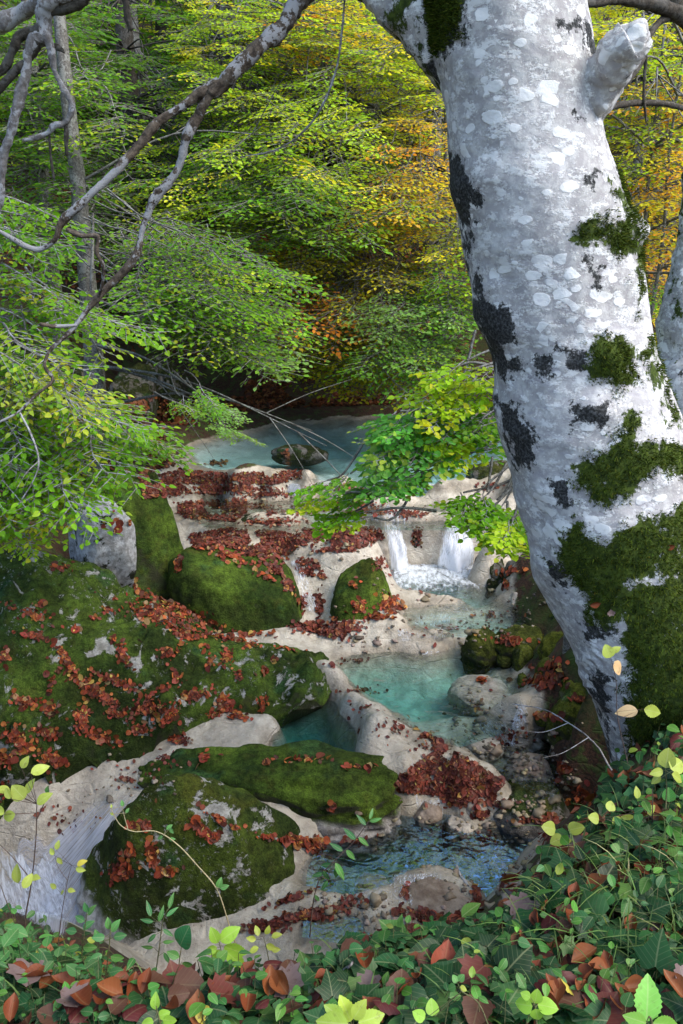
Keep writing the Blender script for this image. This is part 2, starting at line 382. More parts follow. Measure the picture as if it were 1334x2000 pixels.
# ------------------------------------------------------------------ terrain
CP = [  # (px, py, z) of the stream bed and its banks
 (400,880,1.45),(500,860,1.42),(600,850,1.38),(700,850,1.36),(850,830,1.34),(950,850,1.36),(600,905,1.45),(800,905,1.42),(470,905,1.49),(930,905,1.4),(720,910,1.43),
 (330,870,1.72),(350,842,1.75),(420,828,1.72),(500,805,1.75),(600,798,1.72),(750,792,1.72),(900,785,1.72),(1040,790,1.72),(290,915,1.75),
 (345,928,1.63),(450,934,1.64),(540,934,1.63),(600,931,1.62),(660,942,1.585),(760,946,1.60),(850,940,1.55),(905,938,1.54),(965,930,1.66),(1010,930,1.75),
 (290,965,1.56),(370,975,1.47),(440,970,1.42),(500,975,1.42),(570,965,1.42),(650,966,1.36),(750,969,1.34),(830,966,1.36),(900,963,1.33),(650,990,1.35),(750,992,1.33),(840,988,1.36),(970,985,1.4),(1020,990,1.6),
 (620,1008,1.34),(700,1012,1.36),(550,1000,1.36),(480,1005,1.42),
 (360,1010,1.4),(385,1040,1.34),(450,1055,1.35),(540,1050,1.36),(500,1080,1.3),(600,1040,1.44),(660,1050,1.45),(725,1045,1.45),(790,1004,1.41),(860,1004,1.40),
 (760,1021,1.385),(815,1018,1.40),(880,1019,1.38),(925,1022,1.39),(965,1040,1.5),
 (660,1085,1.2),(730,1090,1.12),(765,1112,.82),(815,1108,.88),(870,1115,.80),(930,1118,.82),(975,1120,1.1),(1010,1100,1.3),
 (560,1090,1.24),(585,1130,1.15),(605,1170,1.06),(615,1205,1.0),(640,1215,.99),(560,1230,1.0),
 (790,1140,.9),(880,1140,.86),(940,1150,.85),(820,1172,1.025),(890,1170,1.02),(925,1180,.95),(1000,1160,1.1),(1060,1165,1.25),
 (840,1205,.88),(940,1205,.82),(1010,1205,.84),(1060,1225,1.0),(1110,1200,1.3),
 (770,1215,1.03),(730,1240,1.0),(680,1235,1.0),(800,1250,.97),(860,1240,.95),(700,1268,.93),(760,1262,.92),(900,1250,.9),
 (690,1300,.72),(760,1300,.62),(830,1310,.62),(900,1290,.68),(800,1350,.66),(860,1370,.70),(910,1400,.76),(960,1300,.8),(1000,1350,.8),(960,1400,.84),(1010,1420,.86),(900,1440,.80),(860,1415,.80),
 (640,1325,.95),(700,1355,.93),(760,1405,.92),(830,1445,.90),(760,1480,.89),(720,1400,.935),(700,1440,.88),(800,1440,.9),(670,1360,.93),
 (620,1445,.20),(665,1455,.3),(575,1445,.3),(600,1405,.4),(645,1415,.4),(535,1475,.82),(545,1420,.78),(700,1490,.84),(640,1352,.84),(708,1398,.9),(600,1388,.45),(640,1390,.5),(570,1402,.45),
 (450,1425,.84),(380,1440,.82),(500,1405,.86),(430,1480,.80),(500,1460,.82),(300,1485,.74),(320,1520,.74),(250,1535,.62),(170,1570,.5),(60,1640,.33),(140,1680,.25),(100,1720,.1),(0,1700,.12),(50,1780,-.1),(180,1640,.4),(230,1590,.55),(0,1600,.4),(100,1590,.45),(-80,1800,-.25),(150,1780,.05),
 (860,1490,.82),(800,1525,.80),(950,1510,.79),(860,1445,.88),(980,1560,.70),(900,1540,.74),(840,1560,.66),(920,1580,.6),
 (960,1455,.66),(1050,1450,.66),(1000,1490,.60),(1090,1500,.60),(1050,1530,.6),(1120,1470,.82),(1030,1410,.92),(1100,1440,.95),
 (720,1640,.18),(800,1625,.24),(870,1600,.36),(880,1640,.42),(840,1700,.56),(900,1715,.57),(940,1745,.55),(760,1690,.5),(1070,1690,.54),(1040,1650,.5),(900,1615,.55),(850,1590,.58),(780,1595,.42),(930,1675,.3),(700,1700,.25),(640,1670,.42),(770,1725,.56),(720,1740,.53),(680,1790,.50),(600,1790,.54),(650,1750,.53),(850,1745,.52),(960,1700,.22),(1000,1700,.3),(1060,1720,.50),(960,1790,.40),(1020,1640,.42),(1080,1620,.47),(1120,1580,.62),(800,1810,.57),
 (620,1640,.58),(560,1700,.5),(640,1600,.6),(760,1580,.6),(820,1570,.62),
 (1180,1320,1.5),(1130,1400,1.25),(1150,1250,1.5),
]
def inpoly(P, poly):
    x, y = P[:, 0], P[:, 1]; r = np.zeros(len(P), bool); n = len(poly)
    for i in range(n):
        (x1, y1), (x2, y2) = poly[i], poly[(i+1) % n]
        c = ((y1 > y) != (y2 > y)) & (x < (x2-x1)*(y-y1)/((y2-y1) or 1e-9)+x1); r ^= c
    return r
def sdist(P, poly):                                # signed pixel distance, positive inside
    d = np.full(len(P), 1e9); n = len(poly)
    for i in range(n):
        a, b = np.array(poly[i], float), np.array(poly[(i+1) % n], float); ab = b-a
        t = np.clip(((P-a)@ab)/max(ab@ab, 1e-9), 0, 1); d = np.minimum(d, np.linalg.norm(P-a-t[:, None]*ab, axis=1))
    return np.where(inpoly(P, poly), d, -d)

POOLS = [  # outline in the photo, water level, material, words
 ([(300,935),(420,938),(540,938),(620,937),(700,946),(800,944),(905,946),(1010,938),(1150,900),(1150,780),(800,778),(500,792),(330,830),(270,880)], 1.60, 'far', 'teal pool behind the leaf dam'),
 ([(330,985),(430,955),(560,948),(640,945),(760,950),(900,947),(1010,950),(1010,1000),(960,1026),(890,1036),(810,1036),(740,1034),(640,1030),(520,1040),(400,1030)], 1.43, 'shallow', 'shallow terrace water above the small falls'),
 ([(730,1085),(800,1096),(870,1096),(950,1100),(1000,1130),(1090,1190),(1090,1245),(930,1245),(860,1245),(800,1225),(740,1200),(740,1130)], 1.012, 'shallow', 'clear pool below the twin falls'),
 ([(630,1290),(680,1262),(760,1255),(860,1240),(930,1270),(1000,1300),(1040,1340),(1030,1420),(960,1440),(900,1460),(840,1440),(760,1395),(700,1350)], .892, 'pool', 'turquoise middle pool'),
 ([(530,1485),(535,1420),(585,1362),(650,1345),(705,1392),(715,1480),(650,1510),(580,1505)], .80, 'deep', 'deep teal plunge hole under the mossy slab'),
 ([(900,1425),(1000,1410),(1100,1430),(1160,1470),(1150,1550),(1060,1560),(1000,1525),(960,1495),(900,1460)], .775, 'shallow', 'small shaded pool beside the tree root'),
 ([(590,1830),(600,1700),(630,1620),(760,1570),(860,1560),(960,1590),(1130,1560),(1160,1640),(1120,1760),(1040,1830),(900,1850),(700,1850)], .555, 'lower', 'rippled lower pool with sky glints tinted blue'),
]
def level(x, y, z):                                # a bed point is seen through the water lying on it
    for pts, lv, m, l in POOLS:
        if inpoly(np.array([[x, y]], float), pts)[0] and z < lv: return lv
    return z
cpw = np.array([np.append(atz(x, y, level(x, y, z))[:2], z) for x, y, z in CP])
def ledge(x, y):
    sh = 1.06*smooth(.25, 1.35, x) + .12*np.sin(x*3.1)*(1-smooth(.3, 1., x)) + .25*smooth(-.6, -1.6, x)
    return np.interp(y-sh, [-2, 0, 1.15, 1.45, 1.75, 2.2, 2.8, 3.4, 6], [2.75, 2.64, 2.59, 2.44, 2.12, 1.5, .85, .15, -3])
def base_z(x, y):
    fl = np.interp(y, [2, 3, 4, 5, 7.4, 7.8, 9, 14, 60], [.3, .35, .45, .8, 1.0, 1.4, 1.6, 1.7, 2.0])
    xl = np.interp(y, [0, 4.3, 4.7, 5.2, 6, 7.5, 9, 13, 40], [-7, -7, -2.9, -2.2, -2.0, -2.2, -2.7, -3.2, -5])
    xr = np.interp(y, [0, 3, 5, 7, 9, 13, 40], [1.0, 1.2, 1.75, 2.3, 3.3, 4.2, 9])
    dl = np.maximum(0, xl-x); dr = np.maximum(0, x-xr); db = np.maximum(0, y-13.1)
    up = np.minimum(dl, 1.0)*.9+np.maximum(dl-1, 0)*.62 + np.minimum(dr, .8)*.8+np.maximum(dr-.8, 0)*.5
    bk = np.minimum(db, 1)*.7+np.clip(db-1, 0, 45)*.66 + np.maximum(db-46, 0)*.15
    up = 55*(1-np.exp(-up/55.))
    z = fl+np.hypot(up, bk)
    return z
cres = cpw[:, 2]-base_z(cpw[:, 0], cpw[:, 1])
_D = np.linalg.norm(cpw[:, None, :2]-cpw[None, :, :2], axis=2)
_wt = np.linalg.solve(np.sqrt(_D**2+.012)+np.eye(len(cpw))*-.0015, cres)
def height(x, y):
    sh = x.shape; x = x.ravel(); y = y.ravel(); z = np.empty(len(x))
    for i in range(0, len(x), 20000):
        X, Y = x[i:i+20000], y[i:i+20000]
        d2 = (X[:, None]-cpw[None, :, 0])**2+(Y[:, None]-cpw[None, :, 1])**2
        r = np.sqrt(d2+.012)@_wt; dm = np.sqrt(d2.min(1))
        b = base_z(X, Y)
        q = np.stack([X, Y, 0*X], 1)
        nz = fbm(q*3.1, 4, 3)*.035 + fbm(q*.7, 3, 9)*.12*smooth(.4, 1.6, dm) + np.abs(fbm(q*7, 3, 21))*.018
        far = smooth(14, 22, Y); nz = nz+far*fbm(q*.35, 3, 5)*.5
        nb = smooth(.35, .1, dm)*(np.abs(fbm(q*2.6, 3, 31))*.06-.02)*(1-smooth(-.4, -.7, X)*smooth(5.2, 4.9, Y))
        zz = b+r*smooth(1.7, .5, dm)+nz+nb*smooth(9.3, 8.6, Y)
        z[i:i+20000] = np.maximum(zz, ledge(X, Y)+fbm(q*4, 3, 2)*.03)
    return z.reshape(sh)
def axis(segs):
    out = []
    for a, b, s in segs: out.append(np.arange(a, b, s))
    return np.concatenate(out+[[segs[-1][1]]])
gx = axis([(-260, -60, 25), (-60, -14, 3), (-14, -5, .4), (-5, -2.6, .1), (-2.6, 2.9, .028), (2.9, 6, .1), (6, 16, .4), (16, 60, 3), (60, 260, 25)])
gy = axis([(-60, -4, 8), (-4, .5, .3), (.5, 3, .05), (3, 8.2, .028), (8.2, 14.5, .06), (14.5, 24, .3), (24, 60, 2), (60, 300, 20)])
GX, GY = np.meshgrid(gx, gy); GZ = height(GX, GY)
gv = np.stack([GX, GY, GZ], -1).reshape(-1, 3)
nx, ny = len(gx), len(gy)
ii = (np.arange(ny-1)[:, None]*nx+np.arange(nx-1)[None]).ravel()
gq = np.stack([ii, ii+1, ii+nx+1, ii+nx], 1)
# pale stream bed where the water runs, leaf-covered soil elsewhere
xl = np.interp(gv[:, 1], [0, 3.2, 3.3, 4.4, 4.7, 5.2, 6, 7.0, 7.6, 9, 12.8], [-9, -9, -6, -4, -2.2, -1.9, -1.6, -1.6, -2.1, -2.4, -2.4])
xr = np.interp(gv[:, 1], [0, 3, 4, 5, 6, 7, 9, 12.8], [.8, 1.0, 1.3, 1.5, 1.5, 1.7, 2.6, 4.0])
bed = smooth(-.1, .25, gv[:, 0]-xl)*smooth(-.1, .25, xr-gv[:, 0])*smooth(3.05, 3.35, gv[:, 1])*smooth(13.0, 12.6, gv[:, 1])
bed *= smooth(1.78, 1.70, gv[:, 2]+.11*smooth(9, 9.6, gv[:, 1]))
murk = smooth(4.75, 4.45, gv[:, 1]+.25*gv[:, 0]-.1)*smooth(-.5, -.1, gv[:, 0])
murk = np.maximum(murk*.35, .5*smooth(.85, 1.3, gv[:, 0])*smooth(5.6, 5.2, gv[:, 1]))
margin = np.zeros(len(gv)); gpx = proj(gv)
for pts, lv, m_, l_ in POOLS:
    near = (np.abs(gv[:, 2]-lv-.02) < .08) & (gv[:, 1] > 3)
    ix = np.where(near)[0]; ix = ix[sdist(gpx[ix], pts) > -25]
    margin[ix] = np.maximum(margin[ix], smooth(lv+.055, lv+.015, gv[ix, 2]+fbm(gv[ix]*7, 2, 6)*.02))
gme = mesh('ground', gv, [gq], {'bed': bed, 'murk': murk, 'margin': margin, 'marl': smooth(8.6, 9., gv[:, 1])*smooth(1.62, 1.56, gv[:, 2])})
ground = link('ground', gme, [M['ground']]); tag(ground, 'gorge floor and leaf covered banks', None, None, 'structure')
SOLID = [(gv, gq)]

# ------------------------------------------------------------------ water
def water(name, pts, z, mat, label, step=.04):
    P = np.array([atz(x, y, z)[:2] for x, y in pts])
    me = bpy.data.meshes.new(name)
    me.from_pydata([(p[0], p[1], z) for p in P], [], [list(range(len(P)))])
    if me.polygons[0].normal.z < 0: me.flip_normals()
    o = link(name, me, [mat]); tag(o, label, None, None, 'structure'); return o
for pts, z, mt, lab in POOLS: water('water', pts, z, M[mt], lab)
# ------------------------------------------------------------------ rocks
def ico(sub):
    t = (1+5**.5)/2
    V = [(-1,t,0),(1,t,0),(-1,-t,0),(1,-t,0),(0,-1,t),(0,1,t),(0,-1,-t),(0,1,-t),(t,0,-1),(t,0,1),(-t,0,-1),(-t,0,1)]
    Fc = [(0,11,5),(0,5,1),(0,1,7),(0,7,10),(0,10,11),(1,5,9),(5,11,4),(11,10,2),(10,7,6),(7,1,8),(3,9,4),(3,4,2),(3,2,6),(3,6,8),(3,8,9),(4,9,5),(2,4,11),(6,2,10),(8,6,7),(9,8,1)]
    V = [np.array(v)/np.linalg.norm(v) for v in V]; Fc = list(Fc)
    for _ in range(sub):
        mid = {}; nf = []
        def m(a, b):
            k = (min(a, b), max(a, b))
            if k not in mid:
                v = V[a]+V[b]; V.append(v/np.linalg.norm(v)); mid[k] = len(V)-1
            return mid[k]
        for a, b, c in Fc:
            x, y, z = m(a, b), m(b, c), m(c, a); nf += [(a, x, z), (b, y, x), (c, z, y), (x, y, z)]
        Fc = nf
    return np.array(V), np.array(Fc)
ICO = {4: ico(4), 5: ico(5)}
def rock(name, label, cat, box, zb, depth, mat, seed, p=2.4, lean=(0, 0), rot=0., cuts=5, rough=.10, sub=5, wet=None, group=None, cutoff=.62, taper=0.):
    """box = (x0, x1, top row, base row) in the photo, zb = height of its foot, depth = size away from the viewer"""
    x0, x1, yt, yb = box
    f = atz((x0+x1)/2, yb, zb); Yc = f[1]+depth/2
    top = at((x0+x1)/2, yt, Yc+depth*.05); h = max(top[2]-zb, .05)
    c = np.array([at((x0+x1)/2, yb, Yc)[0], Yc, zb]); wd = pxm(x1-x0, (c[0], Yc, zb+h*.4))
    V, Fc = ICO[sub]; rg = np.random.default_rng(seed); v = V.copy()
    v = v/(np.abs(v)**p).sum(1, keepdims=True)**(1/p)
    for k in range(cuts):
        n = norm(rg.normal(size=3)*np.array([1, 1, .8])+np.array([0, 0, .35])); d = np.maximum(0, v@n-rg.uniform(cutoff, cutoff+.3)); v = v-n*d[:, None]*.8
    m = np.abs(v).max(0); v = v/m
    q = v*1.6+seed*7.7
    v = v*(1+rough*fbm(q, 3, seed)[:, None]*.9+rough*.35*fbm(q*4, 3, seed+5)[:, None])
    v[:, :2] *= (1-taper*np.clip(v[:, 2:], 0, 1)); v[:, 0] += lean[0]*np.clip(v[:, 2], 0, 2); v[:, 1] += lean[1]*np.clip(v[:, 2], 0, 2)
    v = v*np.array([wd/2, depth/2, h]); v[v[:, 2] < 0, 2] *= min(1., .45/h)
    cr, sr = math.cos(rot), math.sin(rot)
    v[:, :2] = v[:, :2]@np.array([[cr, sr], [-sr, cr]])
    w_ = np.zeros(len(v))
    if wet is not None: w_ = smooth(wet+.07, wet+.02, v[:, 2]+zb+fbm(v*9, 2, 4)*.02)
    me = mesh(name, v, [Fc], {'wet': w_}); o = link(name, me, [mat]); o.location = c
    tag(o, label, cat, group); SOLID.append((v+c, Fc)); return o
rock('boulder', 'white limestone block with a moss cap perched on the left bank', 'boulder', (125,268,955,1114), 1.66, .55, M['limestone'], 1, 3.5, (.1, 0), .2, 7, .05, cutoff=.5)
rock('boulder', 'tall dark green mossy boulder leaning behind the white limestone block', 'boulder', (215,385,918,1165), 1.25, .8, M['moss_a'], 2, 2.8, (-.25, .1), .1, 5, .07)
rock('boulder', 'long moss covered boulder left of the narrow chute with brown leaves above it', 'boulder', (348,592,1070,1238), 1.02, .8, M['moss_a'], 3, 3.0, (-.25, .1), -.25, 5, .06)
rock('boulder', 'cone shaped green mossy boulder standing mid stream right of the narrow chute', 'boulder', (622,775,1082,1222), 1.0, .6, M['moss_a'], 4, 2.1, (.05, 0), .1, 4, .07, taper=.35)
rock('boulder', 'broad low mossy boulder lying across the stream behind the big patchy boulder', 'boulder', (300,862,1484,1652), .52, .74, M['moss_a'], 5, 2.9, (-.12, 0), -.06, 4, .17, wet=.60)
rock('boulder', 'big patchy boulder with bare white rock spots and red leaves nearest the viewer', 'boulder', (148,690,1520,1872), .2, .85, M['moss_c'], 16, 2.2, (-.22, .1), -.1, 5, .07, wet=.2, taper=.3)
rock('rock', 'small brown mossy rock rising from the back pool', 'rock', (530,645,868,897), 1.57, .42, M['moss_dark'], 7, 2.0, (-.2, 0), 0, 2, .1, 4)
rock('rock', 'flat oval brown rock with green stain in the lower pool', 'rock', (783,928,1744,1824), .55, .42, M['wetrock'], 8, 2.2, (0, 0), .05, 2, .05, 4)
rock('rock', 'rounded grey rock with mossy crown on the right of the lower pool', 'rock', (948,1122,1535,1652), .5, .5, M['moss_dark'], 9, 2.6, (0, 0), .1, 3, .07, 5, wet=.60)
rock('rock', 'pale rounded travertine knob at the right edge of the turquoise pool', 'rock', (872,1002,1334,1408), .76, .55, M['pale'], 10, 2.2, (0, 0), 0, 3, .07, 5)
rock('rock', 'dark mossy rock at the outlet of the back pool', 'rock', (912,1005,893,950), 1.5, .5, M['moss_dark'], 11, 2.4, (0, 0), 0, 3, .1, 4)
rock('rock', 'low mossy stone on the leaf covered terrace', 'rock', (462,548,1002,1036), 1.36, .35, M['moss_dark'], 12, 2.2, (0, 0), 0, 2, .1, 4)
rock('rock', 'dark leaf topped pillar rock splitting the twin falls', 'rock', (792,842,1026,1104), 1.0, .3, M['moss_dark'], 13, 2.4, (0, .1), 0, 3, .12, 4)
rock('rock', 'pale travertine hump under red leaves left of the twin falls', 'rock', (590,752,1026,1100), 1.12, .45, M['pale'], 14, 2.6, (0, .1), 0, 3, .12, 4)
for k, (b, zb, d, lab) in enumerate([
  ((898,975,1226,1296), .88, .35, 'leftmost moss cushion stone on the right bank below the falls'),
  ((955,1060,1222,1298), .9, .4, 'olive moss stone second from the left on the right bank'),
  ((1050,1135,1240,1320), 1.05, .45, 'mossy stone behind the others against the trunk edge'),
  ((1000,1052,1262,1312), .92, .22, 'small round yellow green moss cushion in the middle of the mossy stones'),
  ((1040,1125,1290,1370), .95, .35, 'mossy stone with red leaves at its left on the right bank'),
  ((1085,1165,1320,1405), 1.0, .35, 'yellow green moss stone touching the tree root'),
  ((1015,1085,1350,1405), .88, .28, 'low moss stone at the water edge in front of the mossy group'),
  ((1065,1160,1365,1450), .92, .35, 'lowest mossy stone of the right bank group beside the root')]):
    rock('mossy_stone', lab, 'stone', b, zb, d, M['moss_d'], 20+k, 2.3, (0, 0), 0, 3, .13, 4, group='mossy stones on the right bank')
for k, (b, zb, d, lab) in enumerate([((800,862,1560,1612), .54, .25, 'pale stone at the left end of the leaf dam above the lower pool'), ((872,925,1600,1640), .52, .2, 'small cream stone in the middle of the lower pool'), ((690,760,1722,1765), .5, .25, 'cream stone breaking the water before the long mossy boulder'),
  ((1040,1100,1655,1700), .5, .25, 'cream stone at the right shore of the lower pool'), ((955,1015,1690,1730), .48, .2, 'small wet stone beside the waterlogged sticks'), ((905,980,1440,1480), .74, .25, 'flat pale stone at the outflow of the turquoise pool'), ((1010,1075,1425,1465), .72, .25, 'pale stone at the back of the small shaded pool'), ((1075,1130,1455,1490), .72, .2, 'brown stone beside the trunk root')]):
    rock('stone', lab, 'stone', b, zb, d, M['pale' if k % 4 else 'wetrock'], 100+k, 2.5, (0, 0), .1*k, 3, .10, 4, group='stones of the lower pools')
rg = np.random.default_rng(9)
for k, (x, y, w_, zb) in enumerate([(1010,1245,50,.98),(985,1290,34,.9),(1120,1290,60,1.1),(1100,1345,44,1.0),(1030,1335,40,.9),(1150,1370,50,1.05),(1060,1405,46,.9),(1120,1420,60,.95),(1010,1395,36,.86),(1160,1440,50,.95),(1125,1235,60,1.15),(1145,1320,60,1.12),(1165,1395,56,1.08),(1095,1370,50,1.0),(1090,1195,50,1.12),(1120,1160,50,1.2),(940,1290,30,.88),(1075,1275,36,1.0)]):
    rock('mossy_stone', 'small moss cushion among the larger mossy stones of the right bank', 'stone', (x-w_/2, x+w_/2, y-w_*.42, y+w_*.3), zb, .16+.1*rg.random(), M['moss_d'], 70+k, 2.2, (0, 0), 0, 2, .14, 4, group='small moss cushions on the right bank')
for k, (b, zb, d, lab) in enumerate([
  ((922,985,1082,1150), .98, .4, 'dark mossy stone directly right of the twin falls'),
  ((975,1062,1090,1152), 1.1, .4, 'dark mossy stone between the falls and the trunk'),
  ((945,990,1125,1168), .95, .25, 'small dark green stone at the edge of the falls pool')]):
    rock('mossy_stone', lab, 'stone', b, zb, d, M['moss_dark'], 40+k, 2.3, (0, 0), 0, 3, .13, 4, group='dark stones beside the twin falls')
rock('rock', 'grey slab sloping into the pool right of the falls', 'rock', (985,1075,1140,1200), .98, .4, M['pale'], 45, 3, (0, 0), .3, 4, .08, 4)
rock('rock', 'mossy brown rock under the foot of the trunk', 'rock', (1092,1190,1465,1590), .6, .5, M['moss_dark'], 46, 2.6, (0, 0), 0, 3, .1, 4)
rock('rock', 'smooth pale rock in the small shaded pool', 'rock', (985,1075,1480,1545), .68, .3, M['wetrock'], 47, 2.4, (0, 0), 0, 3, .1, 4)
rock('rock', 'pale grey stone at the foot of the leaf dam', 'rock', (895,975,1535,1600), .58, .25, M['pale'], 48, 2.4, (0, 0), 0, 3, .12, 4)
for k, (b, zb, d, lab) in enumerate([
  ((-60,110,640,800), 2.2, 1.4, 'dark limestone crag at the left edge behind the yellow leaves'),
  ((90,215,690,830), 2.0, 1.2, 'dark overhanging limestone crag with a cave like hollow'),
  ((200,300,690,840), 1.95, 1.2, 'grey mossy limestone crag beside the dark hollow'),
  ((285,372,700,800), 2.0, 1.1, 'rightmost mossy limestone crag above the back pool'),
  ((-80,120,820,1010), 1.7, 1.2, 'dark mossy rock behind the green leaves at the left edge')]):
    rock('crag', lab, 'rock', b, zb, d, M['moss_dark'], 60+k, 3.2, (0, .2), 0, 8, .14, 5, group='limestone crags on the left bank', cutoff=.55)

def mound(name, label, cat, outline, ctrl, base, mat, seed, rough=.03, origin=None):
    """a rock whose top is fitted through (px,py,z) points and whose edge drops to base"""
    O = np.array([atz(*p) for p in outline]); O = spline(np.vstack([O, O[:1]]), 8)[:-1]
    c = O.mean(0)
    K = np.array([atz(*p) for p in ctrl]+[atz(*p) for p in outline])
    D = np.linalg.norm(K[:, None, :2]-K[None, :, :2], axis=2); wt = np.linalg.solve(np.vstack([np.hstack([D-.01*np.eye(len(K)), np.ones((len(K), 1))]), np.hstack([np.ones((1, len(K))), [[0]]])]), np.append(K[:, 2], 0))
    n = len(O); rs = np.concatenate([np.linspace(.01, .93, 70), np.linspace(.94, 1, 14)])
    xy = c[None, None, :2]+rs[:, None, None]*(O[None, :, :2]-c[None, None, :2])
    X = xy.reshape(-1, 2); z = np.linalg.norm(X[:, None]-K[None, :, :2], axis=2)@wt[:-1]+wt[-1]
    rr = np.repeat(rs, n); q = np.column_stack([X, z*2])
    z = z+rough*(fbm(q*2.5, 4, seed)*1.6+np.abs(fbm(q*6, 3, seed+3))*1.2-.6)-.11*smooth(.90, 1., rr)**2
    V = np.column_stack([X, z])
    V = np.vstack([V, np.column_stack([O[:, :2]+(c[:2]-O[:, :2])*.35, O[:, 2]-.30])])
    i = np.arange(len(rs))[:, None]*n; j = np.arange(n)[None]; k = (j+1) % n
    Q = np.stack([i+j, i+k, i+n+k, i+n+j], -1).reshape(-1, 4)
    if (O[:, 0]*np.roll(O[:, 1], -1)-np.roll(O[:, 0], -1)*O[:, 1]).sum() > 0: Q = Q[:, ::-1]
    org = np.array([c[0], c[1], base])
    me = mesh(name, V, [Q], {'wet': 0*V[:, 2]}, None, True, org)
    o = link(name, me, [mat]); o.location = org; tag(o, label, cat); SOLID.append((V, Q)); return o
mound('rock_slab', 'large sloping moss and lichen slab strewn with rust red leaves on the left bank', 'rock',
  [(656,1256,1.04),(664,1312,.92),(628,1366,.86),(545,1384,.85),(440,1400,.86),(365,1432,.84),(290,1468,.76),(205,1500,.66),(110,1550,.52),(0,1605,.40),(-120,1680,.28),
   (-200,1500,.95),(-150,1250,1.5),(-60,1110,1.85),(60,1065,1.9),(180,1085,1.78),(280,1145,1.5),(360,1190,1.3),(480,1235,1.12),(590,1245,1.08)],
  [(560,1270,1.13),(480,1270,1.18),(400,1240,1.25),(300,1220,1.38),(200,1180,1.6),(100,1150,1.75),(0,1200,1.65),(615,1285,1.16),(625,1325,1.08),(580,1345,1.06),(500,1330,1.06),(400,1330,1.12),(300,1320,1.2),(200,1300,1.32),(100,1300,1.4),(0,1350,1.3),
   (540,1365,.95),(430,1390,.97),(350,1415,.98),(250,1430,1.0),(150,1450,1.05),(50,1490,.95),(0,1540,.75),(320,1370,1.10),(170,1400,1.14),(60,1400,1.2)], -.1, M['moss_b'], 31, .06)

# ------------------------------------------------------------------ hit tests on everything solid built so far
def make_bvh():
    Vs = []; Ps = []; n = 0
    for V, Fc in SOLID:
        Vs.append(V); Ps += (Fc+n).tolist(); n += len(V)
    return BVHTree.FromPolygons(np.concatenate(Vs).tolist(), Ps)
BVH = make_bvh()
def hit(px, py):
    d = ray(px, py); h = BVH.ray_cast(Vector(CAM), Vector(d).normalized())
    return (np.array(h[0]), np.array(h[1] if h[1].dot(Vector(d)) < 0 else -h[1])) if h[0] is not None else (None, None)
def onground(px, py, z=1.):
    for _ in range(14):
        p = atz(px, py, z); z = .5*z+.5*float(height(np.array([p[0]]), np.array([p[1]]))[0])
    return atz(px, py, z)
# ------------------------------------------------------------------ the big beech in front
TY = 2.62
tr_rows = [(-420,770,1075),(-300,785,1085),(-100,812,1112),(0,830,1138),(110,840,1163),(250,868,1178),(340,880,1203),(430,903,1236),(530,925,1252),(620,937,1264),(700,962,1280),(800,975,1318),(900,1000,1350),(1000,1014,1378),(1080,1046,1400),(1160,1066,1420),(1230,1086,1440),(1290,1118,1455),(1340,1143,1465),(1400,1170,1475),(1470,1190,1482),(1560,1212,1490),(1640,1230,1500)]
tr = np.array(tr_rows, float); rows = np.linspace(-420, 1640, 520)
def smooth1(v, k=9): 
    pad = np.concatenate([np.full(k, v[0]), v, np.full(k, v[-1])]); return np.convolve(pad, np.ones(2*k+1)/(2*k+1), 'valid')
Lr = smooth1(np.interp(rows, tr[:, 0], tr[:, 1])); Rr = smooth1(np.interp(rows, tr[:, 0], tr[:, 2]))
cen = np.array([at((l+r)/2, y, TY) for l, r, y in zip(Lr, Rr, rows)])
rad = np.array([pxm((r-l)/2, c) for l, r, c in zip(Lr, Rr, cen)])
NA = 200; th = np.arange(NA)/NA*2*math.pi
cs = np.stack([np.cos(th), np.sin(th)], 1)
TV = np.zeros((len(rows), NA, 3)); TV[:, :, :2] = cen[:, None, :2]+rad[:, None, None]*cs[None]; TV[:, :, 2] = cen[:, None, 2]
TV = TV.reshape(-1, 3); out = np.zeros_like(TV); out[:, :2] = np.tile(cs, (len(rows), 1))
disp = fbm(TV*np.array([3., 3, 2]), 3, 11)*.016+fbm(TV*np.array([9., 9, 14]), 3, 12)*.005
lowm = smooth(3.6, 2.6, TV[:, 2]); disp += lowm*fbm(TV*np.array([4., 4, 1.6]), 3, 15)*.03
pj = proj(TV); front = (TV-CAM)@FWD < (np.repeat(cen, NA, 0)-CAM)@FWD+.05
for bx, by, br, bh in [(893,372,34,.045),(925,610,38,.05),(975,650,40,.04),(958,560,20,.02),(985,790,36,.05),(1005,850,34,.045),(1030,900,25,.02),(1262,440,30,.06),(1185,690,40,.03),(1150,1305,34,.025),(1085,1110,40,.03),(1120,1380,30,.03),(1170,800,30,.02),(925,150,12,.012)]:
    d = np.hypot(pj[:, 0]-bx, pj[:, 1]-by); disp += np.where(front | (d < br), (bh*.3 if bx < 1040 else bh*.8)*np.exp(-(d/br)**2), 0)
d = np.hypot(pj[:, 0]-1152, pj[:, 1]-1305); disp += np.where(front, -.022*np.exp(-(d/12)**2)-.006*np.cos(d*.45)*np.exp(-(d/45)**2), 0)
TV = TV+out*disp[:, None]
mi_ = np.arange(len(rows)-1)[:, None]*NA; mj = np.arange(NA)[None]; mk = (mj+1) % NA
TQ = np.stack([mi_+mj, mi_+NA+mj, mi_+NA+mk, mi_+mk], -1).reshape(-1, 4)
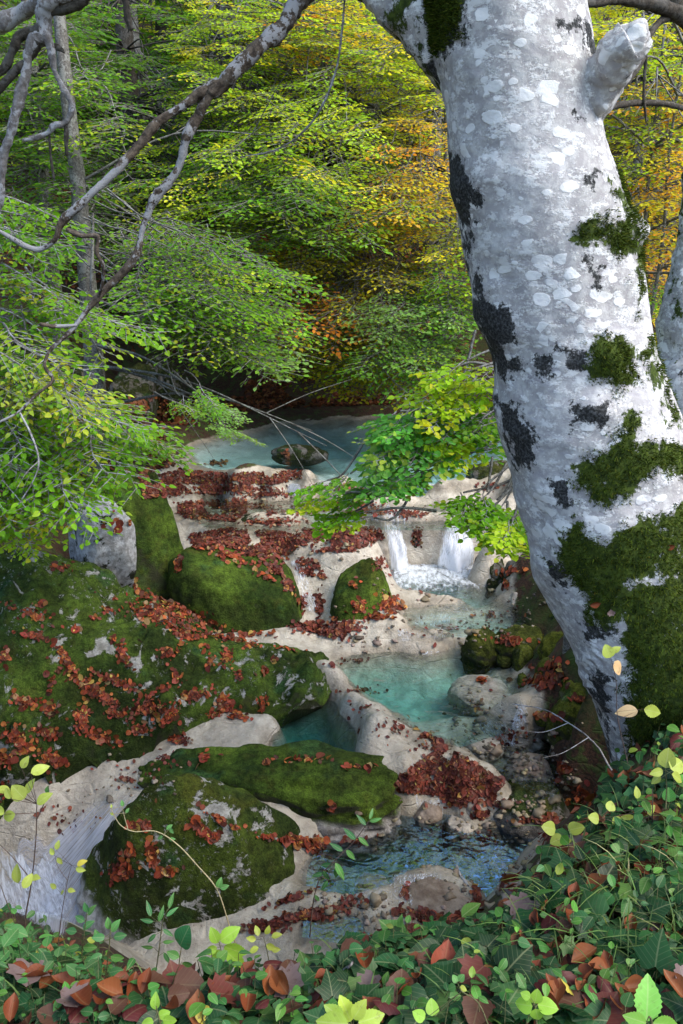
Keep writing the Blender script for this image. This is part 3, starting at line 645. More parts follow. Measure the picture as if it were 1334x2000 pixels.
MOSS = [[(1118,472),(1150,425),(1212,418),(1252,428),(1258,525),(1240,498),(1190,495),(1168,475)],[(1196,335),(1218,340),(1256,420),(1264,560),(1246,612),(1240,480)],
 [(1150,660),(1218,648),(1245,700),(1245,758),(1205,772),(1150,728)],[(1250,690),(1275,670),(1310,780),(1345,860),(1325,850),(1285,765)],
 [(1116,912),(1190,868),(1205,830),(1232,800),(1258,820),(1245,862),(1400,860),(1400,960),(1290,925),(1240,962),(1182,1002),(1128,975)],
 [(1066,1078),(1130,1008),(1182,1058),(1260,1000),(1400,975),(1400,1130),(1225,1140),(1215,1235),(1150,1222),(1118,1135)],
 [(1206,1150),(1400,1090),(1480,1250),(1480,1600),(1225,1620),(1222,1400),(1215,1250)],
 [(808,-40),(905,-60),(908,55),(850,115),(818,60)]]
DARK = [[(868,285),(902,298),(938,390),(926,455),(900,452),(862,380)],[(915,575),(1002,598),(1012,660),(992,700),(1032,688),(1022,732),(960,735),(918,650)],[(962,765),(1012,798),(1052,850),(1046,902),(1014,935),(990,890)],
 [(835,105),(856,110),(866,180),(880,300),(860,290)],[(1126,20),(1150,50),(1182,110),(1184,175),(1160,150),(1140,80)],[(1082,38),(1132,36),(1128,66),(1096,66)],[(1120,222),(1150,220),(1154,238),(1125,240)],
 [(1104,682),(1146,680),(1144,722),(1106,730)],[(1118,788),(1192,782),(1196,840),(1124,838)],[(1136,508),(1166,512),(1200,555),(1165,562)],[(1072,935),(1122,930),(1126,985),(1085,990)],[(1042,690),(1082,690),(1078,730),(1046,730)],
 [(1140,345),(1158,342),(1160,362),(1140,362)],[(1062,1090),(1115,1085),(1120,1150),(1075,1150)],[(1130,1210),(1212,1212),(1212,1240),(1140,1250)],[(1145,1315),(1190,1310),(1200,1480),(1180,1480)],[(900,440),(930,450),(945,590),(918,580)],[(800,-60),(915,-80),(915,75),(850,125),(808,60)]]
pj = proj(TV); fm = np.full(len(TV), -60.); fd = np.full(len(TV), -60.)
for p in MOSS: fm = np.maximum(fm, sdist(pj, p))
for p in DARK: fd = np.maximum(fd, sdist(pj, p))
side = smooth(.55, .95, np.tile(np.abs(np.cos(th)), len(rows)))
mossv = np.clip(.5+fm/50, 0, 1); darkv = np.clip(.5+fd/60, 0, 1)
back = ~front
mossv = np.where(back, np.clip(.35+.6*fbm(TV*2.2, 3, 40), 0, 1)*.9, mossv); darkv = np.where(back, np.clip(.3+.5*fbm(TV*3., 3, 41), 0, 1), darkv)
beech = empty('beech_tree', tuple(cen[-1]))
tag(beech, 'thick pale beech trunk with white lichen and moss leaning in front of the stream', 'tree')
tme = mesh('trunk', TV, [TQ], {'moss': mossv, 'dark': darkv}, None, True, tuple(beech.location)); link('trunk', tme, [M['bark']], beech)
def limb(name, pts, parent, mat, n=14, seed=0, rough=.12, extra=None):
    """pts (px,py,Y,radius px)"""
    P = np.array([at(x, y, Y) for x, y, Y, r in pts]); rw = np.array([pxm(q[3], at(*q[:3])) for q in pts])[:, None]; P = spline(P, 10); jt = spline(np.random.default_rng(seed).normal(0, 1, (len(pts), 3)), 10)[:len(P)]; P = P+jt*np.interp(np.arange(len(P)), np.linspace(0, len(P)-1, len(pts)), rw[:, 0])[:, None]*min(rough*1.1, .3); r = spline(np.array([[pxm(q[3], at(*q[:3])), 0, 0] for q in pts]), 10)[:, 0]
    V, Q = tube(P, np.maximum(r, .001), n); c = np.repeat(P, n, 0); o = norm(V-c)
    V = V+o*(fbm(V*16, 3, seed)*np.repeat(r, n)*rough*1.6+fbm(V*60, 2, seed)*np.repeat(r, n)*rough*.9)[:, None]
    g = Geo(); k = {}
    if extra: k = {a: (b(V) if callable(b) else np.full(len(V), b)) for a, b in extra.items()}
    g.add(V, Q, 0, **k)
    end = P[-1]; ring = len(V)-n+np.arange(n)       # closed tip
    g.add(np.array([end+norm(P[-1]-P[-2])*r[-1]*.6]), [np.zeros((0, 3), int)], 0, **{a: [0.] for a in k})
    g.F.append(np.stack([ring, np.roll(ring, -1), np.full(n, len(V))], 1)); g.M.append(np.zeros(n, int))
    return g.build(name, [mat], parent), P, r
zero = {'moss': lambda V: np.clip(.35+.9*fbm(V*5, 3, 3), 0, .55), 'dark': lambda V: np.clip(.42+.9*fbm(V*4, 3, 5)+.3*(proj(V)[:, 0] > 790), 0, 1)}
limb('limb', [(960,150,2.66,88),(890,62,2.7,84),(805,0,2.75,66),(735,-50,2.8,58),(640,-120,2.9,50),(520,-230,3.0,44)], beech, M['bark'], 40, 1, .06, zero)
limb('stub', [(1080,290,2.62,60),(1130,215,2.55,66),(1165,168,2.5,54),(1195,128,2.45,45),(1218,102,2.41,43),(1236,82,2.39,40),(1246,72,2.38,30),(1251,67,2.375,18),(1253,65,2.372,6)], beech, M['bark'], 40, 2, .10, {'moss': 0., 'dark': 0.15})
thin = lambda L: [(x, y, Y, r*.60) for x, y, Y, r in L]
DB = [(720,-110,2.9,30),(640,-45,2.85,28),(590,0,2.8,26),(540,50,2.75,25),(490,105,2.72,25),(445,155,2.7,25),(408,182,2.7,22)]
limb('dead_branch', thin(DB), beech, M['dead'], 18, 3, .2)
limb('dead_branch', thin([(430,165,2.7,20),(395,180,2.7,16),(355,205,2.68,14),(308,243,2.66,15),(270,282,2.64,13),(212,348,2.62,13),(160,395,2.6,12),(122,434,2.6,13),(105,470,2.6,9),(72,485,2.6,8),(30,468,2.58,7),(-20,440,2.56,6)]), beech, M['dead'], 14, 4, .2)
limb('dead_branch', thin([(410,180,2.7,20),(385,225,2.7,17),(366,268,2.7,17),(345,325,2.7,15),(318,372,2.7,15),(298,400,2.7,13),(280,445,2.7,12),(266,495,2.7,12),(238,530,2.7,12),(200,572,2.7,12),(165,615,2.68,10),(140,645,2.66,8),(100,684,2.64,7),(88,715,2.62,6),(104,742,2.62,6),(70,770,2.6,5),(35,806,2.58,4),(-15,830,2.55,4)]), beech, M['dead'], 14, 5, .2)
limb('twig', thin([(128,445,2.6,8),(160,462,2.6,8),(190,462,2.6,7),(188,490,2.6,6),(202,520,2.62,5),(198,560,2.66,5),(188,590,2.7,5)]), beech, M['dead'], 8, 6, .2)
limb('twig', thin([(150,635,2.66,5),(110,636,2.62,7),(78,633,2.58,6)]), beech, M['dead'], 8, 7, .2)
limb('twig', thin([(40,806,2.58,3),(62,850,2.56,3),(76,900,2.55,2.5),(64,940,2.55,2),(36,985,2.55,1.4)]), beech, M['grey'], 6, 8, .2)
limb('twig', thin([(76,900,2.55,2),(50,925,2.5,1.5),(30,960,2.5,1)]), beech, M['grey'], 6, 9, .2)
limb('twig', thin([(675,-20,2.9,5),(668,60,2.9,4.5),(655,140,2.9,4),(625,215,2.92,4),(580,268,2.95,3),(530,295,2.98,2.5),(470,306,3,1.5)]), beech, M['grey'], 6, 10, .2)

# ------------------------------------------------------------------ leaf shapes
def leafgrid(nx_, prof, ny_=2, fold=.12, droop=.18, serr=0., curl=0.):
    xs = np.linspace(0, 1, nx_); V = []
    for i, x in enumerate(xs):
        wv = prof(x)*(1+serr*(i % 2))
        for j in range(-ny_, ny_+1):
            y = wv*j/ny_
            V.append((x, y, fold*abs(y)-droop*x*x+curl*y*y*4))
    V = np.array(V); m = 2*ny_+1; i = np.arange(nx_-1)[:, None]*m; j = np.arange(m-1)[None]
    Q = np.stack([i+j, i+m+j, i+m+j+1, i+j+1], -1).reshape(-1, 4); return V, [Q]
oval = lambda x: .30*np.sin(math.pi*np.clip(x, 0, 1)**.8)**.85+.002
lance = lambda x: .16*np.sin(math.pi*np.clip(x, 0, 1)**.75)**.9+.002
rnd = lambda x: .44*np.sin(math.pi*np.clip(x, 0, 1)**.72)**.7+.002
TL = {'far': (np.array([(0,0,0),(.28,.24,.05),(.66,.27,.05),(1,0,-.08),(.66,-.27,.05),(.28,-.24,.05)], float), [np.array([[0,3,2,1],[0,5,4,3]])]),
      'round': (np.array([(0,0,0),(.08,.26,.04),(.35,.45,.08),(.7,.36,.05),(1,0,-.1),(.7,-.36,.05),(.35,-.45,.08),(.08,-.26,.04)], float), [np.array([[0,4,3,2],[0,6,5,4]]), np.array([[0,2,1],[0,7,6]])]),
      'oval': leafgrid(11, oval, 2, .2, .22), 'serr': leafgrid(19, oval, 2, .15, .2, .14), 'lance': leafgrid(9, lance, 1, .2, .25), 'disc': leafgrid(11, rnd, 2, .1, .15),
      'curl': leafgrid(11, oval, 2, .05, -.35, 0, .9), 'curl2': leafgrid(11, oval, 2, .3, .5, .1, -.6), 'flat': leafgrid(11, rnd, 2, .06, .1, .1, .15)}
def lobed(pts, c, cup=-.25):
    O = list(pts)+[(x, -y) for x, y in pts[-2:0:-1]]
    n = len(O); V = [(c[0], c[1], .03)]
    for s in (.5, 1.):
        for x, y in O:
            X, Y = c[0]+(x-c[0])*s, c[1]+(y-c[1])*s; V.append((X, Y, .03+cup*((X-c[0])**2+Y*Y)*s+.10*abs(Y)))
    k = np.arange(n); k2 = (k+1) % n
    return np.array(V), [np.stack([np.zeros(n, int), 1+k2, 1+k], 1), np.stack([1+k, 1+k2, 1+n+k2, 1+n+k], 1)]
TL['ivy'] = lobed([(.10,0),(.0,.15),(-.04,.34),(.14,.40),(.36,.62),(.44,.36),(.62,.25),(1.0,0)], (.34, 0))
TL['ivy2'] = lobed([(.06,0),(.0,.2),(.04,.42),(.22,.46),(.40,.5),(.55,.34),(.75,.2),(1.0,0)], (.36, 0), -.4)
TL['maple'] = lobed([(.05,0),(-.05,.2),(.02,.40),(.18,.36),(.28,.60),(.42,.52),(.62,.62),(.58,.38),(.74,.30),(.82,.16),(1.0,0)], (.32, 0), .35)
def put(g, shape, P, D, N, S, col, mi=0, jit=.12, rng=None, wid=1.):
    """leaf instances: P base, D midrib direction, N normal, S length, col rgb"""
    V, Fs = TL[shape]; P, D, N = np.atleast_2d(P), norm(np.atleast_2d(D)), np.atleast_2d(N); n = len(P)
    S = np.broadcast_to(np.asarray(S, float), (n,)); col = np.broadcast_to(np.asarray(col, float), (n, 3))
    B = norm(np.cross(N, D)); N = np.cross(D, B)
    W = P[:, None]+S[:, None, None]*(V[None, :, :1]*D[:, None]+V[None, :, 1:2]*wid*B[:, None]+V[None, :, 2:]*N[:, None])
    k = len(V)
    F2 = [(f[None]+(np.arange(n)*k)[:, None, None]).reshape(-1, f.shape[1]) for f in Fs]
    g.add(W.reshape(-1, 3), F2, mi, col=np.repeat(col, k, 0), luv=np.tile(V, (n, 1)))
def colours(rng, pal, n, jit=.22):
    c = np.array([p[:3] for p in pal], float); wgt = np.array([p[3] if len(p) > 3 else 1. for p in pal]); i = rng.choice(len(c), n, p=wgt/wgt.sum())
    return c[i]*(1+rng.normal(0, jit, (n, 1)))*(1+rng.normal(0, .08, (n, 3)))

# ------------------------------------------------------------------ sprays of leaves on twigs
def make_spray(seed, L=1., W=.5, ns=11, leaf=.06, gap=.85, tilt=.35):
    rg = np.random.default_rng(seed); P, D, N, S, seg = [], [], [], [], []
    ax = lambda t: np.array([t*L, .06*L*math.sin(t*5+seed), -.16*L*t*t])
    ts = np.linspace(0, 1, 7)
    for a, b in zip(ts[:-1], ts[1:]): seg.append((ax(a), ax(b), .007*(1.15-a), .007*(1.15-b)))
    def leafat(p, d):
        P.append(p); D.append(d); N.append(norm(np.array([0, 0, 1.])+rg.normal(0, tilt, 3))); S.append(leaf*rg.uniform(.65, 1.2))
    for i in range(ns):
        t = .12+.86*(i+.3*rg.random())/ns; s = 1 if i % 2 else -1; p = ax(t); l = W*(1.05-.75*t)*rg.uniform(.6, 1.25)
        an = s*R(rg.uniform(38, 62)); d = np.array([math.cos(an), math.sin(an), rg.uniform(-.22, .08)]); q = p+d*l+np.array([0, 0, -.12*l])
        seg.append((p, q, .0035, .0015)); m = max(2, int(l/(leaf*gap)))
        for k in range(m):
            u = (k+.6)/m; s2 = 1 if k % 2 else -1; aa = an+s2*R(rg.uniform(25, 60)) if k < m-1 else an
            leafat(p+(q-p)*u, np.array([math.cos(aa), math.sin(aa), rg.uniform(-.35, .1)]))
    for k in range(3): leafat(ax(.9+.05*k), np.array([1, rg.uniform(-.6, .6), -.2]))
    sg = np.array([np.concatenate([a, b, [c, d]]) for a, b, c, d in seg])
    return np.array(P), norm(np.array(D)), np.array(N), np.array(S), sg
def addsegs(g, A, B, ra, rb, mi):
    d = norm(B-A); ref = np.where(np.abs(d[:, 2:]) > .9, np.array([[1., 0, 0]]), np.array([[0, 0, 1.]]))
    u = norm(np.cross(d, ref)); v = np.cross(d, u); n = len(A); V = []
    for P, r in ((A, ra), (B, rb)):
        for k in range(3):
            a = k*2*math.pi/3; V.append(P+r[:, None]*(u*math.cos(a)+v*math.sin(a)))
    V = np.stack(V, 1).reshape(-1, 3); b = (np.arange(n)*6)[:, None]
    F4 = np.concatenate([b+np.array([[k, (k+1) % 3, 3+(k+1) % 3, 3+k]]) for k in range(3)])
    g.add(V, F4, mi, col=np.zeros((len(V), 3)), luv=np.zeros((len(V), 3)))
GAIN = 2.0
SPR = {'far': [make_spray(i, 1.0, .52, 12, .066, .82) for i in range(5)], 'near': [make_spray(20+i, .8, .42, 15, .048, .8, .45) for i in range(5)], 'hazel': [make_spray(40+i, .6, .34, 12, .047, .8, .5) for i in range(4)]}
PAL = {
 'green': [(.060,.155,.008,3),(.09,.19,.012,3),(.04,.11,.010,2),(.20,.25,.015,1)],
 'fresh': [(.085,.20,.008,4),(.12,.245,.012,3),(.06,.15,.012,2),(.28,.30,.02,.7)],
 'deep': [(.035,.085,.008,3),(.05,.12,.010,3),(.07,.14,.015,1)],
 'pale': [(.12,.22,.05,3),(.10,.19,.03,3),(.16,.27,.07,1)],
 'lime': [(.19,.29,.012,3),(.25,.33,.015,3),(.13,.235,.012,3),(.42,.36,.02,1.2)],
 'yellow': [(.40,.34,.015,3),(.30,.33,.015,4),(.46,.27,.015,1),(.20,.28,.015,3)],
 'orange': [(.42,.17,.015,2),(.44,.27,.015,3),(.30,.12,.015,1),(.30,.31,.02,3)],
 'olive': [(.18,.20,.01,3),(.26,.22,.01,2),(.11,.15,.01,2),(.36,.25,.01,1)],
 'rust': [(.24,.08,.015,3),(.36,.14,.015,2),(.27,.2,.02,1)]}
def tree(label, base, top, rad_, clouds, seed, leafmat='leaf', bark='mid', kind='far', shape='far', name='beech_tree', cat='tree', group=None, limbs=.45, lscale=1., bare=0, unseen_tops=()):
    """base/top (x,y) world and top z; clouds: (px,py,rx,ry,Y,dY,n,palette[,scale])"""
    rg = np.random.default_rng(seed); bz = float(height(np.array([base[0]]), np.array([base[1]]))[0])
    root = empty(name, (base[0], base[1], bz-.1)); tag(root, label, cat, group)
    B = np.array([base[0], base[1], bz-.1]); T = np.array(top, float); m = 14
    tt = np.linspace(0, 1, m)[:, None]; axp = B+(T-B)*tt+np.stack([fbm(np.column_stack([tt*3, 0*tt+seed, 0*tt]), 2, seed), fbm(np.column_stack([tt*3, 0*tt, 0*tt+seed]), 2, seed+1), 0*tt[:, 0]], 1)*np.linalg.norm(T-B)*.02*np.sin(tt*math.pi)
    g = Geo(); g.tube(axp, rad_*(1-.8*tt[:, 0])+rad_*.5*np.exp(-tt[:, 0]*18), 10)
    lv = Geo(); nleaf = 0
    for cl in clouds:
        px, py, rx, ry, Y, dY, n, pal = cl[:8]; sca = cl[8] if len(cl) > 8 else 1.
        A = []
        for i in range(n):
            r_ = math.sqrt(rg.random()); an = rg.random()*2*math.pi
            p = at(px+rx*r_*math.cos(an), py+ry*r_*math.sin(an), Y+rg.uniform(-dY, dY)); A.append(p)
        A = np.array(A); zg = height(A[:, 0], A[:, 1]); A = A[A[:, 2] > zg+.15]
        ph = norm(np.column_stack([A[:, :2]-axp[m//2, :2], np.zeros(len(A))]))
        ph = norm(ph+np.array([0, -.45, 0])+rg.normal(0, .35, (len(A), 3))*np.array([1, 1, .3]))
        for p, f in zip(A, ph):
            f = norm(f+np.array([0, 0, -.12])); s = sca*rg.uniform(.75, 1.25)
            Pl, Dl, Nl, Sl, sg = SPR[kind][rg.integers(len(SPR[kind]))]
            side_ = norm(np.cross([0, 0, 1.], f)); roll = rg.normal(0, .16); u = norm(np.cross(f, side_)*math.cos(roll)+side_*math.sin(roll)); side_ = np.cross(u, f)
            Rm = np.stack([f, side_, u], 0)
            o = p-f*.45*s
            cb = PAL[pal] if isinstance(pal, str) else pal
            base_c = colours(rg, cb, 1, .15)[0]; col = .6*base_c+.4*colours(rg, cb, len(Pl), .2); col = np.clip(col*GAIN, .008, .8)
            put(lv, shape, o+(Pl*s)@Rm, Dl@Rm, Nl@Rm, Sl*lscale*(.6+.4*s), col)
            addsegs(lv, o+(sg[:, :3]*s)@Rm, o+(sg[:, 3:6]*s)@Rm, sg[:, 6]*s, sg[:, 7]*s, 1)
            dx = np.linalg.norm(o[:2]-axp[m//2, :2]); k = int(np.clip(np.searchsorted(axp[:, 2], o[2]+.25*dx-.2), 3, m-2))
            if rg.random() < limbs:
                a0 = axp[k]; mid = a0*.5+o*.5+np.array([0, 0, .03*dx])+rg.normal(0, .06*dx, 3)
                c = spline([a0, mid, o], 5); g.tube(c, np.linspace(min(rad_*.45, .012+.004*dx), .006, len(c)), 5)
            else:
                c = spline([o-f*s*.7+np.array([0, 0, .1*rg.normal()]), o-f*.3*s, o], 3); g.tube(c, np.linspace(.009, .006, len(c)), 4)
    for p in unseen_tops:                                  # unseen crown tops, added to cover sky in the water's reflections
        p = np.array(p); f = norm(np.append(p[:2]-axp[m//2, :2], 0)+rg.normal(0, .3, 3)*[1, 1, .4]); side_ = norm(np.cross([0, 0, 1.], f)); u = np.cross(f, side_); Rm = np.stack([f, side_, u], 0)
        Pl, Dl, Nl, Sl, sg = SPR[kind][rg.integers(len(SPR[kind]))]; put(lv, shape, p+(Pl*2.2)@Rm, Dl@Rm, Nl@Rm, Sl*3, np.clip(colours(rg, PAL[clouds[0][7]], len(Pl), .2)*GAIN, .01, .8)); addsegs(lv, p+(sg[:, :3]*2.2)@Rm, p+(sg[:, 3:6]*2.2)@Rm, sg[:, 6]*3, sg[:, 7]*3, 1)
    for i in range(bare):                           # long bare twigs
        k = rg.integers(4, m-2); a0 = axp[k]; an = rg.uniform(-2.6, .4); L = rg.uniform(1.2, 3.)
        d = np.array([math.cos(an), math.sin(an), rg.uniform(-.3, .25)]); c = spline([a0, a0+d*L*.5+np.array([0, 0, .1*L]), a0+d*L+rg.normal(0, .1, 3)], 5); g.tube(c, np.linspace(.018, .003, len(c)), 5)
        for q in range(3):
            b0 = c[rg.integers(3, len(c)-1)]; d2 = norm(d+rg.normal(0, .5, 3)); c2 = spline([b0, b0+d2*L*.2, b0+d2*L*.4+np.array([0, 0, -.05])], 3); g.tube(c2, np.linspace(.007, .002, len(c2)), 4)
    g.build('trunk', [M[bark]], root)  # one wood mesh: trunk together with its limbs and bare twigs
    if clouds: lv.build('crown', [M[leafmat], M['grey' if kind != 'far' else 'mid']], root, smoothf=False)
    return root

# ------------------------------------------------------------------ forest
XW = lambda px, Y: float(at(px, 500, Y)[0])
tree('slender pale beech trunk at the far left behind the dead branch', (XW(98,11.5),11.5), (XW(104,11.5)-.1,11.6,9.5), .12,
  [(60,120,120,110,10.5,1.2,34,'green'),(170,230,130,110,10.5,1.2,34,'green'),(60,330,90,70,10,1,14,'green'),(150,420,110,80,10.5,1,18,'deep'),(60,480,80,60,10,1,12,'fresh')], 101, bare=7)
tree('dark ivy clad trunk standing deep in the forest on the left', (XW(285,15),15.5), (XW(270,15),15.7,14), .22,
  [(230,80,140,110,14.5,1.5,36,'green'),(330,250,110,150,14.5,1.5,44,'deep'),(250,420,130,90,14,1.2,30,'green'),(430,330,130,90,13.5,1.2,40,'green'),(330,420,120,80,13,1,26,'lime'),(500,420,100,60,13,1,24,'green')], 102, bark='dark', bare=8)
tree('beech with the yellow crown at top centre of the forest', (XW(470,16),17), (XW(460,16),17,16), .2,
  [(450,60,110,90,13.5,1.5,50,'lime'),(560,90,110,110,13,1.5,55,'lime'),(600,60,80,60,12.5,1,14,'orange'),(420,180,90,60,12.5,1.2,24,'lime'),(640,40,90,80,14,1.5,40,'yellow'),(530,210,120,70,12.5,1.2,36,'lime')], 103, bare=10)
tree('lime green beech filling the centre of the forest', (XW(640,14),15.5), (XW(650,14),15.5,14), .17,
  [(600,280,150,90,11.5,1.5,62,'lime'),(480,330,110,90,11.5,1.2,34,'fresh'),(420,440,110,60,11.5,1.,26,'lime'),(360,330,90,80,12,1.,22,'lime'),(700,200,120,120,12.5,1.5,52,'lime'),(560,410,160,80,10.8,1.2,48,'green'),(680,390,120,90,11,1.2,34,'lime'),(600,480,120,50,12,1,24,'olive')], 104, bare=10)
tree('orange and gold beech left of the thick trunk', (XW(860,14),15), (XW(850,14),15,14), .17,
  [(800,130,100,120,13,1.5,44,'yellow'),(830,290,80,110,12,1.5,32,'orange'),(770,390,110,60,11.5,1.2,24,'orange'),(850,430,90,80,11.5,1.2,26,'olive'),(760,80,110,80,13,1.5,34,'lime'),(880,520,70,60,11,1,14,'lime')], 105, bare=8)
tree('beech with low fresh green boughs reaching over the back pool from the left', (XW(215,8.4)-.6,9.3), (XW(160,9),9.5,9.5), .12,
  [(430,520,120,70,8.2,.7,30,'fresh'),(360,600,120,60,7.8,.6,26,'fresh'),(480,610,70,60,8.2,.5,16,'fresh'),(500,680,60,35,8.2,.4,9,'pale'),(330,480,90,60,8.4,.7,16,'green'),(420,660,80,40,8.0,.5,12,'green'),(300,560,80,50,7.8,.5,12,'fresh')], 106, kind='far', lscale=.82, bare=5, limbs=.05)
tree('olive and gold beech over the far end of the back pool', (XW(700,14),14.6), (XW(720,14),14.8,11), .13,
  [(690,640,110,60,11.2,.8,30,'olive'),(610,590,80,40,11,.8,14,'rust'),(640,540,110,50,11.4,.8,22,'olive'),(560,640,80,50,11.8,.6,16,'olive'),(640,700,100,40,11.8,.5,14,'lime'),(740,560,90,60,11.2,.8,20,'olive'),(700,720,80,40,11.5,.5,16,'olive'),(880,600,60,50,10.5,.7,14,'green')], 107, bare=8)
tree('blue green leaved young beech beside the thick trunk', (XW(900,12),13.6), (XW(880,12),13.7,8), .08,
  [(830,640,90,50,10.4,.7,22,'pale'),(800,700,90,45,10.4,.7,18,'green'),(760,600,70,40,10.6,.7,12,'pale'),(870,560,60,40,10.5,.6,10,'green'),(840,730,70,30,10.6,.5,10,'olive')], 108, bare=6)
tree('golden beech seen right of the thick trunk', (XW(1290,12),13), (XW(1300,12),13.2,12), .1,
  [(1260,130,90,80,10.5,1.2,22,'lime'),(1300,210,70,80,10.5,1.2,20,'orange'),(1250,260,70,70,10.5,1.2,16,'lime'),(1320,340,50,60,10,1,12,'orange'),(1260,60,100,50,11,1.2,18,'yellow'),(1300,430,60,50,10.5,1,10,'yellow'),(1305,520,50,50,11,1,10,'orange')], 109, bare=8)
tree('thin bare stemmed sapling at the right edge of the forest', (XW(1265,9.5),10), (XW(1270,9.5)+.1,10,7.5), .035, [(1280,390,50,40,9.8,.5,5,'yellow'),(1290,585,50,30,9.8,.5,5,'fresh')], 110, bare=10)
tree('second thin sapling against the right frame edge', (XW(1305,9),9.6), (XW(1318,9)+.1,9.6,7.5), .03, [(1310,470,40,30,9.4,.4,4,'orange')], 111, bare=8)
rg = np.random.default_rng(77)
BG = [  # px of trunk, Y, row of crown centre, palettes, words
 (-60,14,100,('green','deep'),'dark green beech at the far left edge of the hillside'),(40,20,60,('green','lime'),'green hillside beech behind the slender pale trunk'),(170,22,40,('deep','green'),'tall shaded hillside beech between the left trunks'),
 (340,21,60,('deep','green'),'shaded hillside beech right of the ivy clad trunk'),(400,26,30,('lime','yellow'),'far yellow green beech high on the hillside at left of centre'),(540,24,60,('lime','yellow'),'far golden green beech high on the hillside at centre'),
 (660,22,100,('lime','yellow'),'far lime beech behind the centre of the forest'),(760,25,60,('yellow','lime'),'far yellow beech high on the hillside beside the thick trunk'),(840,20,200,('lime','olive'),'hillside beech half hidden by the thick trunk'),
 (1220,20,150,('yellow','lime'),'far yellow beech right of the thick trunk'),(1320,18,200,('orange','yellow'),'far orange beech at the right frame edge'),(1290,24,60,('lime','yellow'),'far lime beech above the right frame edge'),
 (480,18,300,('green','deep'),'shaded hillside beech behind the central green boughs'),(300,17,330,('deep','deep'),'darkest beech in the hollow behind the dead branch'),(720,18,330,('olive','green'),'olive hillside beech at the centre'),(1260,16,430,('yellow','orange'),'low golden beech right of the thick trunk')]
for i, (px, Y, py, pals, lab) in enumerate(BG):
    x = XW(px, Y); s = Y/16.
    cl = [(px+rg.normal(0, 60), py+rg.normal(0, 40)+dy, 130, 80, Y-1.5, 1.8, 22, pals[k % 2], 1.15*max(1, s*.9)) for k, dy in enumerate((-60, 40, 130, -10, 220))]
    unseen_tops = [(x+rg.normal(0, 2.2), Y-1+rg.normal(0, 1.5), rg.uniform(9.5, 11+Y*.75)) for _ in range(34)] if Y < 23 else ()
    tree(lab, (x, Y), (x+rg.normal(0, .5), Y+.4, 10+Y*.6), .14+.05*rg.random(), cl, 200+i, group='beeches on the far hillside', limbs=.2, lscale=1.25*max(1, s*.9), bare=2, bark='mid' if i % 3 else 'dark', unseen_tops=unseen_tops)
# low growth on the near left, and the hazel hanging over the pools
tree('bright green low beech branches with yellow leaves at the left edge', (-3.3,5.2), (-3.0,5.2,4.6), .05,
  [(60,740,100,50,4.7,.3,10,[(.30,.33,.03,3),(.14,.27,.03,3),(.40,.34,.04,1)]),(90,830,150,70,4.9,.4,22,'fresh'),(60,930,110,60,4.8,.4,15,'fresh'),(220,840,90,50,5.3,.3,9,'fresh'),(130,930,50,40,4.9,.3,6,'fresh',.7),(270,860,50,30,5.5,.2,5,'green',.7),(30,1000,50,40,4.8,.2,4,'lime',.7),(30,660,80,50,5,.3,7,'green')], 120, kind='near', shape='oval', lscale=1., bare=0)
tree('small leafy sprig of green leaves hanging before the left trunk', (-3.4,5.9), (-3.1,5.9,5.6), .04, [(80,590,60,70,5.4,.3,9,'fresh'),(40,430,70,50,5.6,.3,7,'fresh'),(150,620,70,40,5.6,.3,6,'fresh')], 121, kind='near', shape='oval', bare=0)
tree('drooping leafy bough tip reaching down to the edge of the back pool', (-2.6,8.2), (-2.4,8.2,4.4), .05, [(410,795,40,20,7.0,.2,4,'pale',.5),(460,842,36,14,7.0,.2,3,'pale',.42),(380,775,40,20,7.,.3,4,'green',.55)], 122, kind='near', shape='far', bare=2)
tree('young hazel with round green and yellow leaves leaning over the falls beside the trunk', (1.62,5.1), (1.5,5.0,3.9), .03,
  [(905,735,60,35,4.4,.25,7,'lime',.6),(860,785,70,30,4.35,.25,8,'lime',.6),(840,830,110,34,4.3,.25,14,[(.06,.19,.03,3),(.09,.24,.04,3),(.32,.36,.05,1.0)],.6),(930,830,40,50,4.3,.2,5,'fresh',.6),(790,880,100,30,4.25,.2,11,[(.06,.19,.03,3),(.09,.24,.04,3),(.32,.36,.05,1.0)],.6),(730,930,80,26,4.2,.2,7,[(.06,.19,.03,3),(.09,.24,.04,3),(.32,.36,.05,1.0)],.55),(640,965,60,20,4.1,.15,4,'fresh',.5),(600,985,30,12,4.1,.1,2,'lime',.45),(660,1020,30,22,4.1,.1,3,'fresh',.5),
   (960,1010,60,20,4.0,.15,6,'fresh',.55),(985,1050,36,22,3.9,.15,4,'lime',.5),(915,995,26,12,4.1,.1,2,'fresh',.5),(880,870,60,20,4.3,.2,5,'lime',.55)], 123, kind='hazel', shape='round', name='hazel', cat='sapling', limbs=.2, lscale=1.0)

